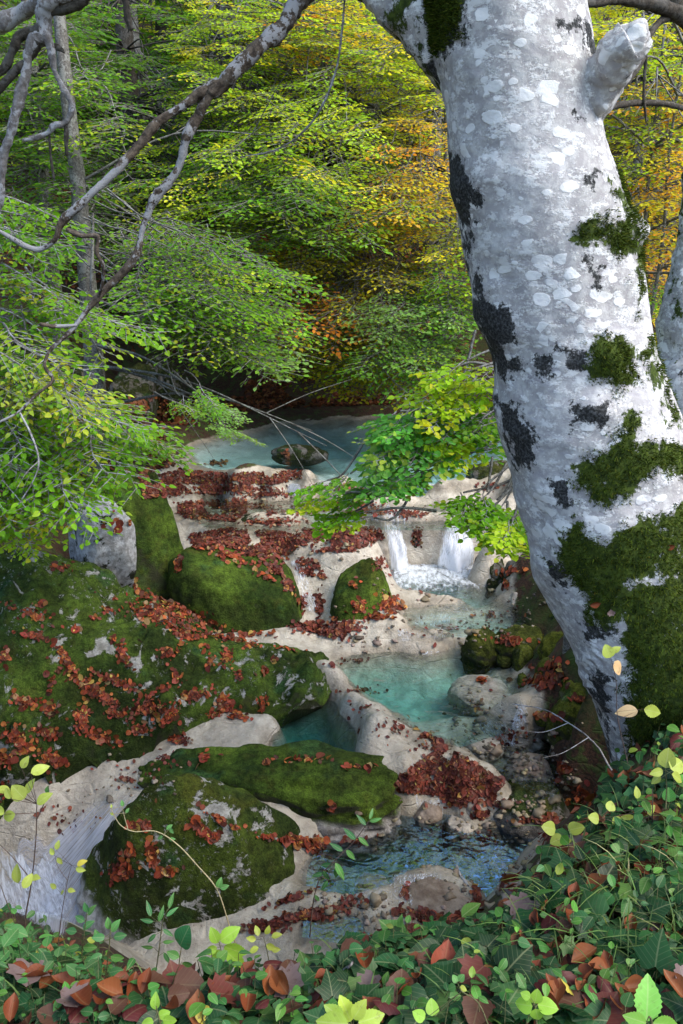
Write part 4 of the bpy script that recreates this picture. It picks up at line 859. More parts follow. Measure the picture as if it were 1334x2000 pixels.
# the big beech's own crown, unseen above the frame, added to shade the stream
rg = np.random.default_rng(400); lv = Geo(); g = Geo(); tp = np.array(cen[0])
g.tube(spline([tp, tp+[-.1, .1, 1.2], tp+[-.3, .3, 2.8], tp+[-.4, .4, 4.5]], 6), np.linspace(.28, .06, 19), 14)
for i in range(230):
    an = rg.uniform(0, 2*math.pi); rr = 4.6*math.sqrt(rg.random()); p = np.array([tp[0]-.6+rr*math.cos(an), 2.2+rr*.9*math.sin(an), rg.uniform(6.6, 9.5)])
    if fbm(p[None]*.55, 2, 8)[0] < -.12: continue
    f = norm(np.append(p[:2]-tp[:2], 0)+rg.normal(0, .3, 3)*[1, 1, .3]); Pl, Dl, Nl, Sl, sg = SPR['far'][i % 5]
    side_ = norm(np.cross([0, 0, 1.], f)); u = np.cross(f, side_); Rm = np.stack([f, side_, u], 0); s = 1.3
    col = np.clip(colours(rg, PAL['lime'], len(Pl), .2)*GAIN, .01, .8); put(lv, 'far', p+(Pl*s)@Rm, Dl@Rm, Nl@Rm, Sl*1.2, col)
    addsegs(lv, p+(sg[:, :3]*s)@Rm, p+(sg[:, 3:6]*s)@Rm, sg[:, 6]*s, sg[:, 7]*s, 1)
    if i % 3 == 0: g.tube(spline([tp+[-.2, .2, rg.uniform(.5, 3)], tp*.5+p*.5+[0, 0, .4], p], 5), np.linspace(.05, .008, 11), 6)
lv.build('crown', [M['leaf'], M['mid']], beech, smoothf=False); g.build('upper_trunk', [M['mid']], beech)

# right-hand second trunk and its boughs across the top corner
r2 = empty('leaning_beech', tuple(at(1440,1000,3.9))); tag(r2, 'second pale beech trunk half hidden behind the thick trunk at the right edge', 'tree')
limb('trunk', [(1450,1100,3.9,170),(1430,950,3.9,160),(1405,820,3.9,145),(1390,700,3.95,115),(1385,600,4.0,85),(1395,480,4.05,70),(1410,300,4.1,62),(1420,100,4.2,58),(1430,-200,4.3,50)], r2, M['bark'], 60, 21, .04, {'moss': lambda V: np.clip(.25+.6*fbm(V*3, 3, 3), 0, .6), 'dark': lambda V: np.clip(.2+.6*fbm(V*4, 3, 5), 0, 1)})
limb('bough', [(1415,50,4.1,20),(1350,35,4.0,17),(1310,18,3.9,14),(1255,6,3.8,11),(1200,2,3.7,9),(1140,5,3.6,7),(1080,-20,3.6,6)], r2, M['dark'], 10, 22)
limb('bough', [(1410,60,4.1,12),(1340,38,4,8),(1295,38,3.9,7),(1262,78,3.8,6),(1258,110,3.8,5),(1238,145,3.7,5),(1210,178,3.6,4),(1178,212,3.6,3)], r2, M['dark'], 8, 23)
limb('bough', [(1415,240,4.1,9),(1340,213,4,6),(1290,203,3.9,6),(1245,202,3.8,6),(1205,208,3.7,6),(1172,220,3.6,5)], r2, M['dark'], 8, 24)
limb('bough', [(1262,110,3.8,3),(1258,180,3.8,3),(1262,240,3.8,2)], r2, M['dark'], 6, 25)
# grey bare boughs at the top left, from a tree just outside the frame
r3 = empty('leafless_tree', tuple(at(-260,900,4.2))); tag(r3, 'leafless grey tree whose crooked boughs enter at the top left corner', 'tree')
limb('trunk', [(-260,1000,4.2,60),(-240,600,4.2,50),(-210,300,4.2,42),(-150,120,4.1,34),(-60,70,4.0,26),(0,45,3.9,18),(45,25,3.9,15),(90,-10,3.8,13)], r3, M['grey'], 14, 31)
for pts in [[(180,-20,3.8,14),(120,0,3.8,14),(88,18,3.8,17),(78,60,3.8,16),(60,95,3.8,11),(50,150,3.8,10),(38,200,3.8,10),(24,265,3.8,9),(8,315,3.8,9),(2,370,3.8,7),(-10,420,3.8,6)],
            [(78,55,3.8,12),(40,70,3.8,11),(35,95,3.8,9),(10,130,3.8,9),(-30,160,3.8,8)],[(70,75,3.8,11),(60,110,3.8,9),(35,140,3.8,8),(5,170,3.8,8),(-30,200,3.8,7)],
            [(85,55,3.8,10),(100,85,3.8,9),(105,130,3.8,7),(120,170,3.8,6),(140,200,3.8,6),(138,225,3.8,6),(128,242,3.8,6),(108,247,3.8,6),(95,262,3.8,5),(70,267,3.8,5),(45,273,3.8,4)],
            [(130,240,3.8,4),(128,270,3.8,4),(131,303,3.8,3)],[(97,262,3.8,3),(98,300,3.8,2.5),(106,350,3.8,2)],[(180,-20,3.8,13),(150,8,3.8,10),(90,20,3.8,12)],[(245,-20,3.8,8),(248,30,3.8,7),(258,58,3.8,5)],[(90,85,3.8,8),(115,95,3.8,6),(126,103,3.8,3)]]:
    limb('bough', pts, r3, M['grey' if len(pts) > 6 else 'dark'], 10, 32+len(pts), .2)

# ------------------------------------------------------------------ white water
def sheet(name, label, top, bot, mat, nu=24, nv=26, bulge=.16, seed=0, cat='waterfall', layers=3):
    """falling water between a lip (list of px,py,z) and its foot (same count)"""
    g = Geo(); A = np.array([atz(*p) for p in top]); B = np.array([atz(*p) for p in bot])
    u = np.linspace(0, 1, nu); tA = np.linspace(0, 1, len(A))
    IA = np.stack([np.interp(u, tA, A[:, k]) for k in range(3)], 1); IB = np.stack([np.interp(u, tA, B[:, k]) for k in range(3)], 1)
    for L in range(layers):
        v = np.linspace(0, 1, nv)[:, None, None]; P = np.zeros((nv, nu, 3))
        P[:, :, :2] = IA[None, :, :2]+(IB-IA)[None, :, :2]*v**(.8); P[:, :, 2:] = IA[None, :, 2:]+(IB-IA)[None, :, 2:]*(v**1.7)
        P[:, :, 1] -= .025*L+bulge*np.sin(v[:, :, 0]*math.pi)*.5
        P = P.reshape(-1, 3); P += fbm(P*np.array([14, 14, 3.])+L*9+seed, 2, seed)[:, None]*np.array([.01, -.03, .008])
        uu = np.tile(u, nv); vv = np.repeat(np.linspace(0, 1, nv), nu); wd = np.linalg.norm(IA[0]-IA[-1]); ht = np.linalg.norm(IA-IB, axis=1).mean()
        i = np.arange(nv-1)[:, None]*nu; j = np.arange(nu-1)[None]; Q = np.stack([i+j, i+nu+j, i+nu+j+1, i+j+1], -1).reshape(-1, 4)
        fade = smooth(0, .28, uu)*smooth(1, .72, uu)*(.7+.45*vv)*smooth(1.06, .86+.1*L, vv+.1*fbm(P*12, 2, seed))+.15*(uu > .04)*(uu < .96)
        g.add(P, Q, 0, luv=np.column_stack([uu*wd*4+L*3.1+seed, vv*ht*4, 0*uu]), fade=fade)
    o = g.build(name, [mat]); tag(o, label, cat, None); return o
sheet('waterfall', 'left hand narrow white fall of the pair in mid stream', [(742,1026,1.42),(765,1022,1.44),(785,1030,1.42)], [(752,1110,1.0),(778,1116,1.0),(808,1108,1.0)], M['fall'], seed=1)
sheet('waterfall', 'wider fan shaped white fall of the pair in mid stream', [(862,1024,1.42),(890,1018,1.44),(938,1022,1.43)], [(836,1108,1.0),(885,1118,1.0),(940,1114,1.0)], M['fall'], seed=5)
sheet('waterfall', 'small white fall at the outlet of the back pool', [(880,936,1.60),(905,934,1.60),(930,938,1.60)], [(868,962,1.425),(905,968,1.425),(945,964,1.425)], M['fall'], 20, 14, .02, 8)
sheet('waterfall', 'tiny trickle over the leaf dam at the left end of the terrace', [(560,945,1.60),(575,944,1.60),(590,946,1.60)], [(552,966,1.43),(575,970,1.43),(598,968,1.43)], M['fall'], 14, 12, .01, 9)
def drape(name, label, quad, mat, nu=30, nv=40, off=.014, edge=.25, scale=(3, 3), z0=.8, kind='structure', vfade=(.1, .1), level=None):
    """thin moving water lying on the bed; quad = 4 photo corners (start left, start right, end right, end left)"""
    q = np.array(quad, float); P = []; 
    u, v = np.meshgrid(np.linspace(0, 1, nu), np.linspace(0, 1, nv)); u, v = u.ravel(), v.ravel()
    px = (q[0][None]*(1-u)[:, None]+q[1][None]*u[:, None])*(1-v)[:, None]+(q[3][None]*(1-u)[:, None]+q[2][None]*u[:, None])*v[:, None]
    if level is None:
        z = np.full(len(u), z0)
        for _ in range(14):
            d = FWD+(px[:, :1]-667)/F*np.array([1., 0, 0])+(1000-px[:, 1:])/F*UP; W = CAM+d*((z-CAMZ)/d[:, 2])[:, None]
            z = .5*z+.5*height(W[:, 0], W[:, 1])
        W[:, 2] = height(W[:, 0], W[:, 1])+off
    else:
        d = FWD+(px[:, :1]-667)/F*np.array([1., 0, 0])+(1000-px[:, 1:])/F*UP; W = CAM+d*((level-CAMZ)/d[:, 2])[:, None]
        W[:, 2] += fbm(W*18, 2, 3)*.006
    i = np.arange(nv-1)[:, None]*nu; j = np.arange(nu-1)[None]; Q = np.stack([i+j, i+nu+j, i+nu+j+1, i+j+1], -1).reshape(-1, 4)
    fade = smooth(0, edge, u)*smooth(1, 1-edge, u)*smooth(-.01, vfade[0], v)*smooth(1.01, 1-vfade[1], v)
    luv = np.column_stack([u*scale[0], v*scale[1], 0*u])
    me = mesh(name, W, [Q], {'luv': luv, 'fade': fade}); o = link(name, me, [mat]); tag(o, label, None, None, kind); return o
drape('water', 'white water sliding down the narrow leaf filled chute', [(555,1090),(592,1082),(640,1205),(592,1210)], M['slide'], 16, 40, .02, .3, (1.2, 3), 1.2)
drape('water', 'thin sheet of water on the cream chute at left', [(240,1500),(385,1440),(165,1860),(-160,1850)], M['slide2'], 60, 70, .02, .22, (5, 4), .3, vfade=(.5, .05))
drape('water', 'white churning water at the bottom left corner', [(-90,1600),(110,1650),(200,1770),(-90,1920)], M['churn'], 50, 50, .045, .22, (9, 9), .1, vfade=(.3, .08))
drape('water', 'white water racing past the big patchy boulder', [(40,1690),(200,1640),(150,1860),(-60,1900)], M['slide'], 40, 40, .035, .3, (6, 4), .1, vfade=(.3, .1))
drape('water', 'foam at the foot of the twin falls', [(735,1098),(955,1098),(1000,1205),(740,1200)], M['foam2'], 40, 30, 0, .18, (14, 7), 1., vfade=(.05, .8), level=1.028)
drape('water', 'riffle running into the turquoise pool', [(780,1250),(880,1236),(900,1300),(800,1310)], M['foam'], 30, 30, 0, .4, (7, 5), 1., vfade=(.3, .6), level=.905)
drape('water', 'foam below the back pool outlet', [(850,955),(960,955),(960,985),(850,985)], M['foam'], 24, 14, 0, .3, (5, 3), 1., vfade=(.2, .5), level=1.442)
drape('water', 'white trickle on the lip right of the mossy cone', [(740,1225),(830,1215),(840,1262),(760,1270)], M['slide'], 24, 24, .012, .4, (4, 2), .98, vfade=(.3, .3))

for lab, q, sc_2, z_ in [('thin water running over the ledge into the turquoise pool', [(780,1185),(920,1185),(900,1270),(770,1265)], (5, 2), .98), ('thin water running over the terrace rim', [(600,975),(860,985),(860,1030),(640,1030)], (8, 1.5), 1.4),
  ('thin water running from the turquoise pool to the shaded pool', [(890,1395),(1010,1395),(1080,1480),(930,1470)], (4, 3), .85), ('thin water running past the leaf dam', [(770,1545),(900,1550),(900,1640),(770,1630)], (5, 3), .65), ('thin water spreading over the cream shelf of the lower pool', [(640,1690),(940,1690),(900,1790),(600,1790)], (8, 4), .55)]:
    drape('water', lab, q, M['slide'], 40, 30, .012, .3, sc_2, z_, vfade=(.25, .25))

# ------------------------------------------------------------------ fallen leaves
RUST = [(.23,.042,.022,4),(.30,.065,.022,3),(.13,.03,.018,3),(.34,.12,.03,1.2),(.10,.035,.02,1.5),(.42,.26,.06,.5),(.26,.15,.07,.6)]
REDBR = [(.13,.03,.022,4),(.18,.045,.028,3),(.085,.022,.018,3),(.24,.08,.03,1),(.32,.2,.05,.3),(.2,.12,.07,.5)]
FARLIT = [(.16,.05,.022,3),(.22,.07,.025,2),(.07,.025,.015,3),(.2,.09,.03,.7)]
def litter(name, label, patches, pal, seed, size=.045, lift=.004, tilt=.35):
    """patches: (px,py,rx,ry,n[,angle deg]) or (polygon, n); leaves lie where the sight line meets rock or ground"""
    rg = np.random.default_rng(seed); P, N = [], []
    for pt in patches:
        if isinstance(pt[0], (list, tuple)):
            poly = np.array(pt[0], float); lo, hi = poly.min(0), poly.max(0); n = pt[1]
            c = rg.uniform(lo, hi, (n*6, 2)); c = c[inpoly(c, pt[0])]
            cl = fbm(np.column_stack([c/38., np.full(len(c), seed)]), 3, seed); c = c[cl > np.quantile(cl, pt[2] if len(pt) > 2 else .35)][:n]
        else:
            px, py, rx, ry, n = pt[:5]; n = int(n*1.35); an = R(pt[5]) if len(pt) > 5 else 0
            r = np.clip(np.abs(rg.normal(0, .52, n)), 0, 1.4); t = rg.uniform(0, 2*math.pi, n); a, b = rx*r*np.cos(t), ry*r*np.sin(t)
            c = np.column_stack([px+a*math.cos(an)-b*math.sin(an), py+a*math.sin(an)+b*math.cos(an)])
        for x, y in c:
            p, n_ = hit(x, y)
            if p is not None and n_[2] > .05: P.append(p+n_*(lift+rg.random()*.016)); N.append(n_)
    P, N = np.array(P), np.array(N); g = Geo(); n = len(P)
    N = norm(N+rg.normal(0, tilt, (n, 3))); D = norm(np.cross(N, rg.normal(size=(n, 3)))); sh = rg.integers(0, 3, n)
    col = np.clip(colours(rg, pal, n, .25), .008, .7); S = size*np.clip(rg.lognormal(-.08, .32, n), .4, 1.9)
    for k, s in enumerate(('far', 'round', 'far')):
        m = sh == k
        if m.any(): put(g, s, P[m]-D[m]*S[m][:, None]*.5, D[m], N[m], S[m], col[m], wid=1.1)
    o = g.build(name, [M['dleaf']], smoothf=False); tag(o, label, 'fallen leaves', None, 'stuff'); return o
litter('fallen_leaves', 'rust red fallen leaves strewn in streaks over the big mossy slab', [
  (130,1290,55,10,110,55),(185,1350,80,13,170,35),(60,1200,60,20,50,20),(260,1140,40,14,36,50),(120,1110,25,12,24),(60,1240,40,12,30,10),(240,1280,30,16,50,70),(230,1330,60,14,80,20),
  (290,1200,90,22,150,25),(330,1185,90,14,110,15),(400,1210,60,12,90,20),(360,1240,60,16,110,25),(430,1245,60,8,80,10),(490,1262,20,7,26),(440,1285,14,22,55),(410,1295,8,16,22),(330,1275,24,12,40,-15),
  (515,1312,10,14,24,60),(468,1320,9,12,24),(534,1290,6,8,10),(345,1320,30,10,30,60),(375,1358,36,12,75,-20),(320,1345,10,8,16),(290,1380,30,30,110,40),(330,1395,22,34,90,40),(275,1425,26,12,70),(345,1440,20,22,85),
  (440,1380,30,24,120,40),(465,1400,30,8,50,10),(512,1375,10,22,36),(415,1395,16,10,24),(160,1400,20,40,80,10),(230,1395,30,10,60,15),(200,1440,40,16,70,20),(90,1430,30,12,60,15),(30,1440,40,20,110,40),(10,1480,30,20,70),
  (100,1480,60,16,110,15),(60,1500,50,14,70,20),(10,1280,16,20,26),(50,1370,36,14,60,15),(100,1385,14,22,30),(350,1205,110,20,90,22),(560,1268,40,6,18,10),(20,1540,40,18,60,-20),(220,1250,10,8,10),(180,1210,14,8,12),(150,1230,10,10,10),
  (210,1190,20,8,16),(80,1180,20,8,12),(100,1330,12,30,22)], RUST, 1, .034)
litter('fallen_leaves', 'red brown leaves caught on top of the big patchy boulder', [(238,1700,34,22,130,-40),(300,1665,14,30,70),(330,1700,24,10,50),(255,1665,14,14,26),(285,1610,12,12,22),(395,1620,34,10,80,40),(420,1635,10,8,16),(520,1635,14,6,14,10),(430,1600,80,10,26,25),(260,1610,20,8,14)], RUST, 2, .037)
litter('fallen_leaves', 'loose leaves on the long low mossy boulder', [(400,1480,30,12,16),(600,1485,60,10,22),(520,1490,20,8,10),(648,1580,6,18,22,15),(590,1645,40,12,70,15),(620,1650,24,16,60,30),(560,1640,24,8,30),(700,1500,40,10,10)], RUST, 3, .04)
litter('fallen_leaves', 'brown leaves on the boulders and soil beside the left bank', [(440,1085,80,14,90,22),(520,1130,40,8,20,30),(350,1100,10,18,22),(700,1185,20,14,36),(690,1140,14,10,14),(760,1180,24,20,110,20),(735,1205,30,8,60),(310,1170,40,6,30,20),(230,1030,30,30,20),(490,1240,60,8,24)], RUST, 4, .045)
litter('fallen_leaves', 'red leaves lodged in the narrow chute and round the mossy cone', [(640,1235,50,12,200,5),(590,1225,30,10,80),(625,1180,8,28,80),(590,1180,10,20,30),(770,1185,26,10,80),(560,1140,10,30,50,-30),(660,1225,60,14,120),(535,1110,26,14,70,30),(500,1080,60,12,160,10)], REDBR, 5, .045)
litter('fallen_leaves', 'red brown leaf dam and terraces below the back pool', [
  ([(350,918),(450,925),(590,920),(592,934),(540,945),(450,948),(340,945),(280,935)],1600,.1),([(270,925),(340,945),(450,950),(440,965),(350,965),(280,975)],1100,.25),([(300,985),(470,975),(560,1000),(470,1020),(360,1012)],1100,.4),
  ([(370,1045),(440,1032),(560,1040),(600,1060),(560,1085),(470,1070),(380,1075)],1700,.08),([(590,1032),(740,1030),(752,1050),(690,1078),(610,1080)],950,.2),([(560,1085),(620,1095),(640,1130),(600,1140)],260,.3),
  (720,1000,60,8,120),(800,1003,50,10,120),(660,1012,30,5,40),(815,1045,14,20,80),(500,1020,40,8,40),(420,985,60,8,90),(650,952,60,8,160),(770,957,70,8,120),(960,950,30,8,50),(740,1100,14,16,70),(450,955,110,8,420),(620,1050,90,20,240),(520,965,80,8,140),(460,990,90,10,240),(600,1000,60,14,120),(540,1020,60,10,140),(340,960,40,14,160),(700,985,50,10,90),(770,1120,20,10,20)], REDBR, 6, .032)
litter('fallen_leaves', 'heap of dark red leaves forming a dam in mid stream', [([(770,1530),(800,1500),(850,1470),(835,1435),(870,1460),(930,1495),(985,1530),(960,1560),(900,1555),(850,1550),(780,1545)],1900,.05),(900,1560,60,20,120),(940,1590,24,10,50),(830,1440,16,8,26),(975,1570,30,10,40)], REDBR, 7, .034)
litter('fallen_leaves', 'leaves among the mossy stones of the right bank', [(1060,1330,50,20,110),(1000,1250,40,10,50),(1085,1300,20,12,40),(1130,1370,16,8,16),(1000,1255,20,8,24),(1070,1400,40,8,30),(990,1140,10,10,24),(940,1330,14,6,22),(1000,1115,40,12,26),(1140,1560,30,24,60),(1100,1500,14,20,30)], RUST, 8, .045)
litter('fallen_leaves', 'wet leaves round the stones of the lower pool', [(830,1790,50,14,150,10),(900,1800,40,12,90),(930,1760,12,30,60),(790,1745,10,20,24),(1060,1600,60,10,60),(1080,1640,40,20,40),(950,1640,26,14,30),(700,1640,50,10,20),(840,1820,70,12,120),(600,1790,90,12,160,-10),(520,1810,60,12,110,-8),(640,1720,40,10,20,50),(560,1760,60,6,40,-20),(690,1760,60,14,20),(1000,1730,60,30,30)], REDBR, 9, .035)
litter('fallen_leaves', 'dark specks of leaf scattered over the cream travertine', [(780,1420,80,40,40),(720,1380,60,30,16),(830,1460,40,30,20),(880,1230,120,24,40),(250,1520,80,40,30),(130,1600,80,50,26),(700,1350,40,8,24),(840,1150,60,20,20),(320,1480,30,20,16),(960,1200,80,30,30),(700,1290,40,8,20),(930,1380,40,40,20),(1000,1440,60,30,40),(360,1450,20,10,30),(650,1300,20,8,10)], REDBR, 10, .028)
litter('fallen_leaves', 'brown leaf litter on the banks behind the back pool', [([(380,770),(560,730),(700,770),(900,770),(1000,780),(700,792),(500,800),(420,830),(300,830)],2600,.35),([(520,670),(640,660),(650,730),(560,760),(500,720)],900,.3),([(200,860),(340,850),(340,910),(260,930),(180,900)],500,.3),([(100,780),(330,770),(330,850),(180,850)],500,.4),(420,905,30,6,30),(560,885,10,6,14)], FARLIT, 11, .07)
litter('fallen_leaves', 'brown leaves on the forest floor of the far hillside', [([(0,300),(330,250),(560,500),(560,680),(300,700),(0,640)],3000,.35),([(500,450),(920,480),(930,760),(600,700)],2600,.35),([(1200,500),(1334,480),(1334,640),(1260,640)],300,.3)], FARLIT, 12, .09)

rg = np.random.default_rng(66); V0, F0 = ico(1); g = Geo()
for px, py, rx, ry, n in [(960,1450,90,50,160),(1050,1500,60,40,80),(860,1650,120,60,180),(980,1700,80,60,140),(700,1770,90,30,80),(900,1230,120,30,60),(480,980,140,30,90),(640,1060,80,30,60),(820,1160,100,30,50),(920,1390,40,40,60),(260,1520,90,40,30),(700,1250,50,20,30),(1010,1180,50,40,40),(1040,1580,60,40,70)]:
    for _ in range(n):
        p, q = hit(px+rx*rg.normal()*.6, py+ry*rg.normal()*.6)
        if p is None: continue
        r = .012*rg.lognormal(0, .5); v = V0*(1+.25*rg.normal(size=(len(V0), 1)))*np.array([1, rg.uniform(.6, 1), rg.uniform(.4, .7)])*r; a_ = rg.random()*6.3
        v[:, :2] = v[:, :2]@np.array([[math.cos(a_), math.sin(a_)], [-math.sin(a_), math.cos(a_)]]); c_ = np.array([.2, .17, .13])*rg.uniform(.3, 1.5)*np.array([1, rg.uniform(.85, 1), rg.uniform(.7, 1)])
        g.add(v+p+[0, 0, r*.1], F0, 0, col=np.tile(c_, (len(v), 1)))
M['pebble'] = (lambda t: t.done(t.pbsdf(t.attr('col', 'Color'), .6)))(NT('pebble'))
tag(g.build('pebbles', [M['pebble']]), 'small brown and cream pebbles lying in the stream', 'pebbles', None, 'stuff')

# ------------------------------------------------------------------ moss on the trunk and boulders
def tufts(name, parent, pts, nrm, rg, ln, pal, origin):
    g = Geo(); n = len(pts); d = norm(nrm+rg.normal(0, .55, (n, 3))+np.array([0, 0, -.15])); b = norm(np.cross(d, rg.normal(size=(n, 3)))); L = ln*rg.uniform(.5, 1.3, n)[:, None]; c = np.clip(colours(rg, pal, n, .3), .004, .5)
    V = np.stack([pts-nrm*.004+b*L*.16, pts-nrm*.004-b*L*.16, pts+d*L], 1).reshape(-1, 3)
    g.add(V, np.arange(3*n).reshape(-1, 3), 0, col=np.repeat(c, 3, 0)); 
    me = mesh(name, V, [np.arange(3*n).reshape(-1, 3)], {'col': np.repeat(c, 3, 0)}, None, False, origin); return link(name, me, [M['tuft']], parent)
MOSSPAL = [(.05,.075,.010,3),(.08,.11,.014,3),(.03,.045,.008,3),(.12,.14,.02,1)]
rg = np.random.default_rng(5)
sel = np.where((mossv+.45*fbm(TV*30, 3, 77) > .62) & front & (pj[:, 1] < 1700))[0]
pk = rg.choice(sel, 60000); jit = rg.normal(0, .006, (60000, 3)); nn_ = norm(out[pk]+0*jit)
jit -= nn_*(jit*nn_).sum(1, keepdims=True)
tufts('moss', beech, TV[pk]+jit, nn_, rg, .013, MOSSPAL, tuple(beech.location))

# ------------------------------------------------------------------ the near bank: ivy, grass, fallen leaves, seedlings
ledge_poly = [(-40,1850),(120,1840),(300,1850),(500,1830),(640,1815),(800,1825),(960,1815),(1030,1740),(1080,1640),(1130,1560),(1200,1490),(1260,1400),(1340,1380),(1380,2040),(-40,2040)]
def scatter(poly, n, rg, clump=0., cs=60.):
    poly_ = np.array(poly, float); lo, hi = poly_.min(0), poly_.max(0); c = rg.uniform(lo, hi, (n*5, 2)); c = c[inpoly(c, poly)]
    if clump: cl = fbm(np.column_stack([c/cs, np.zeros(len(c))]), 2, int(rg.integers(99))); c = c[cl > np.quantile(cl, clump)]
    P, N, X = [], [], []
    for x, y in c[:n]:
        p, q = hit(x, y)
        if p is not None and np.linalg.norm(p-CAM) < 3.9: P.append(p); N.append(q); X.append((x, y))
    return np.array(P), np.array(N), np.array(X)
IVY = [(.014,.060,.018,4),(.024,.085,.026,3),(.012,.04,.012,3),(.04,.12,.03,1.5),(.07,.16,.03,1)]
def groundleaves(name, label, cat, poly, n, shapes, pal, seed, size, up=(.01, .06), clump=0., mat='gleaf', face=.35, kind='stuff', sj=.3, stems=True):
    rg = np.random.default_rng(seed); P, N, X = scatter(poly, n, rg, clump); g = Geo(); n = len(P); tocam = norm(CAM-P)
    Nn = norm(N*.5+np.array([0, 0, .6])+tocam*face+rg.normal(0, .38, (n, 3))); D = norm(np.cross(Nn, rg.normal(size=(n, 3)))+np.array([0, -.2, -.15])); D = norm(D-Nn*(D*Nn).sum(1, keepdims=True))
    h = rg.uniform(up[0], up[1], n); B = P+np.array([0, 0, 1.])*h[:, None]; S = size*np.clip(rg.lognormal(0, sj, n), .4, 2.); col = np.clip(colours(rg, pal, n, .25), .005, .7); sh = rg.integers(0, len(shapes), n)
    for k, s in enumerate(shapes):
        m = sh == k; put(g, s, B[m], D[m], Nn[m], S[m], col[m])
    if stems:
        V0 = P-np.array([0, 0, .01])+rg.normal(0, .01, (n, 3))
        addsegs(g, V0, B, np.full(n, .0012), np.full(n, .0009), 1)
    o = g.build(name, [M[mat], M['stem']]); tag(o, label, cat, None, kind); return o
M['stem'] = mat_plain('green_stem', (.07,.09,.03), (.14,.12,.06), 30, .7)
M['tan'] = mat_plain('tan_stem', (.30,.24,.13), (.42,.36,.2), 40, .7); M['dtwig'] = mat_plain('dark_twig', (.05,.035,.03), (.12,.08,.06), 40, .8)
groundleaves('ivy', 'dark green ivy carpeting the bank at the viewer\'s feet', 'ivy', [(-40,1890),(300,1860),(560,1850),(700,1830),(960,1830),(1040,1740),(1100,1640),(1180,1560),(1340,1520),(1380,2040),(-40,2040)], 1250, ['ivy','ivy2','ivy','oval'], IVY, 301, .041, (.005, .07), sj=.42)
groundleaves('ivy', 'small leaved ivy on the far rim of the near bank', 'ivy', [(-40,1850),(120,1840),(300,1850),(500,1835),(640,1818),(800,1828),(960,1818),(1030,1740),(1060,1760),(960,1900),(500,1900),(-40,1930)], 1000, ['ivy','ivy2','oval'], IVY, 302, .026, (.005, .05))
groundleaves('ivy', 'ivy climbing over the mossy foot of the thick trunk', 'ivy', [(1250,1230),(1334,1180),(1380,1200),(1380,1560),(1160,1600),(1180,1500),(1240,1430),(1255,1330)], 420, ['ivy','ivy2'], IVY+[(.06,.16,.05,2)], 303, .034, (.005, .05), .25, face=.7)
groundleaves('ground_plants', 'small round green leaves among the ivy', 'ground plants', ledge_poly, 620, ['oval','disc','oval'], [(.05,.16,.03,3),(.08,.20,.03,2),(.03,.11,.03,3),(.2,.27,.04,.7)], 304, .024, (.02, .11), .3)
groundleaves('ground_plants', 'green leaves along the left end of the near bank', 'ground plants', [(-40,1800),(120,1830),(330,1830),(480,1830),(480,1960),(-40,1990)], 520, ['oval','lance','oval'], [(.05,.15,.04,3),(.07,.19,.05,2),(.03,.10,.03,3),(.2,.27,.04,.5)], 305, .034, (.02, .13), .2)
BIG = [(.22,.06,.025,3),(.30,.09,.03,2),(.12,.035,.022,3),(.09,.04,.025,2),(.36,.17,.06,1)]
groundleaves('fallen_leaves', 'mat of older brown leaves under the ivy', 'fallen leaves', ledge_poly, 1500, ['curl','flat','curl2','far'], [(.12,.04,.022,3),(.17,.055,.028,3),(.07,.03,.02,3),(.2,.09,.04,1)], 306, .045, (.002, .018), 0., 'dleaf', .1, stems=False)
# grass
def grass(label, poly, n, seed, L, pal):
    rg = np.random.default_rng(seed); P, N, X = scatter(poly, n, rg, .35, 45.); g = Geo(); n = len(P); m = 6
    an = rg.uniform(0, 2*math.pi, n); d = np.column_stack([np.cos(an)*.8-.2, np.sin(an)*.8-.25, np.zeros(n)]); ln = L*rg.uniform(.5, 1.3, n); b = norm(np.cross(d, [0, 0, 1.])); t = np.linspace(0, 1, m); bend = rg.uniform(.4, 1.2, n)
    C_ = P[:, None]+ln[:, None, None]*(d[:, None]*(t**1.6)[None, :, None]*bend[:, None, None]+np.array([0, 0, 1.])*(t-.55*bend[:, None]*t**2.3)[..., None])
    wd = .0022*(1-t**2)+.0002; V = np.stack([C_+b[:, None]*wd[None, :, None], C_-b[:, None]*wd[None, :, None]], 2).reshape(-1, 3)
    k = (np.arange(n)*2*m)[:, None, None]; j = (np.arange(m-1)*2)[None, :, None]; Q = (k+j+np.array([0, 1, 3, 2])[None, None]).reshape(-1, 4)
    col = np.clip(colours(rg, pal, n), .01, .6); g.add(V, Q, 0, col=np.repeat(col, 2*m, 0), luv=np.zeros((len(V), 3))); o = g.build('grass', [M['leaf']]); tag(o, label, 'grass', None, 'stuff')
GR = [(.06,.15,.03,3),(.09,.20,.03,2),(.14,.2,.05,1),(.35,.33,.15,.25)]
grass('long grass blades on the slope below the trunk at right', [(1010,1760),(1100,1640),(1200,1600),(1380,1600),(1380,1900),(1020,1850)], 300, 311, .14, GR)
grass('sparse fine grass among the ivy at the bottom left', [(-40,1830),(520,1830),(560,2000),(-40,2000)], 160, 312, .12, GR)
grass('sparse grass along the bottom right of the bank', [(560,1860),(1020,1850),(1380,1900),(1380,2010),(560,2010)], 120, 313, .11, GR)
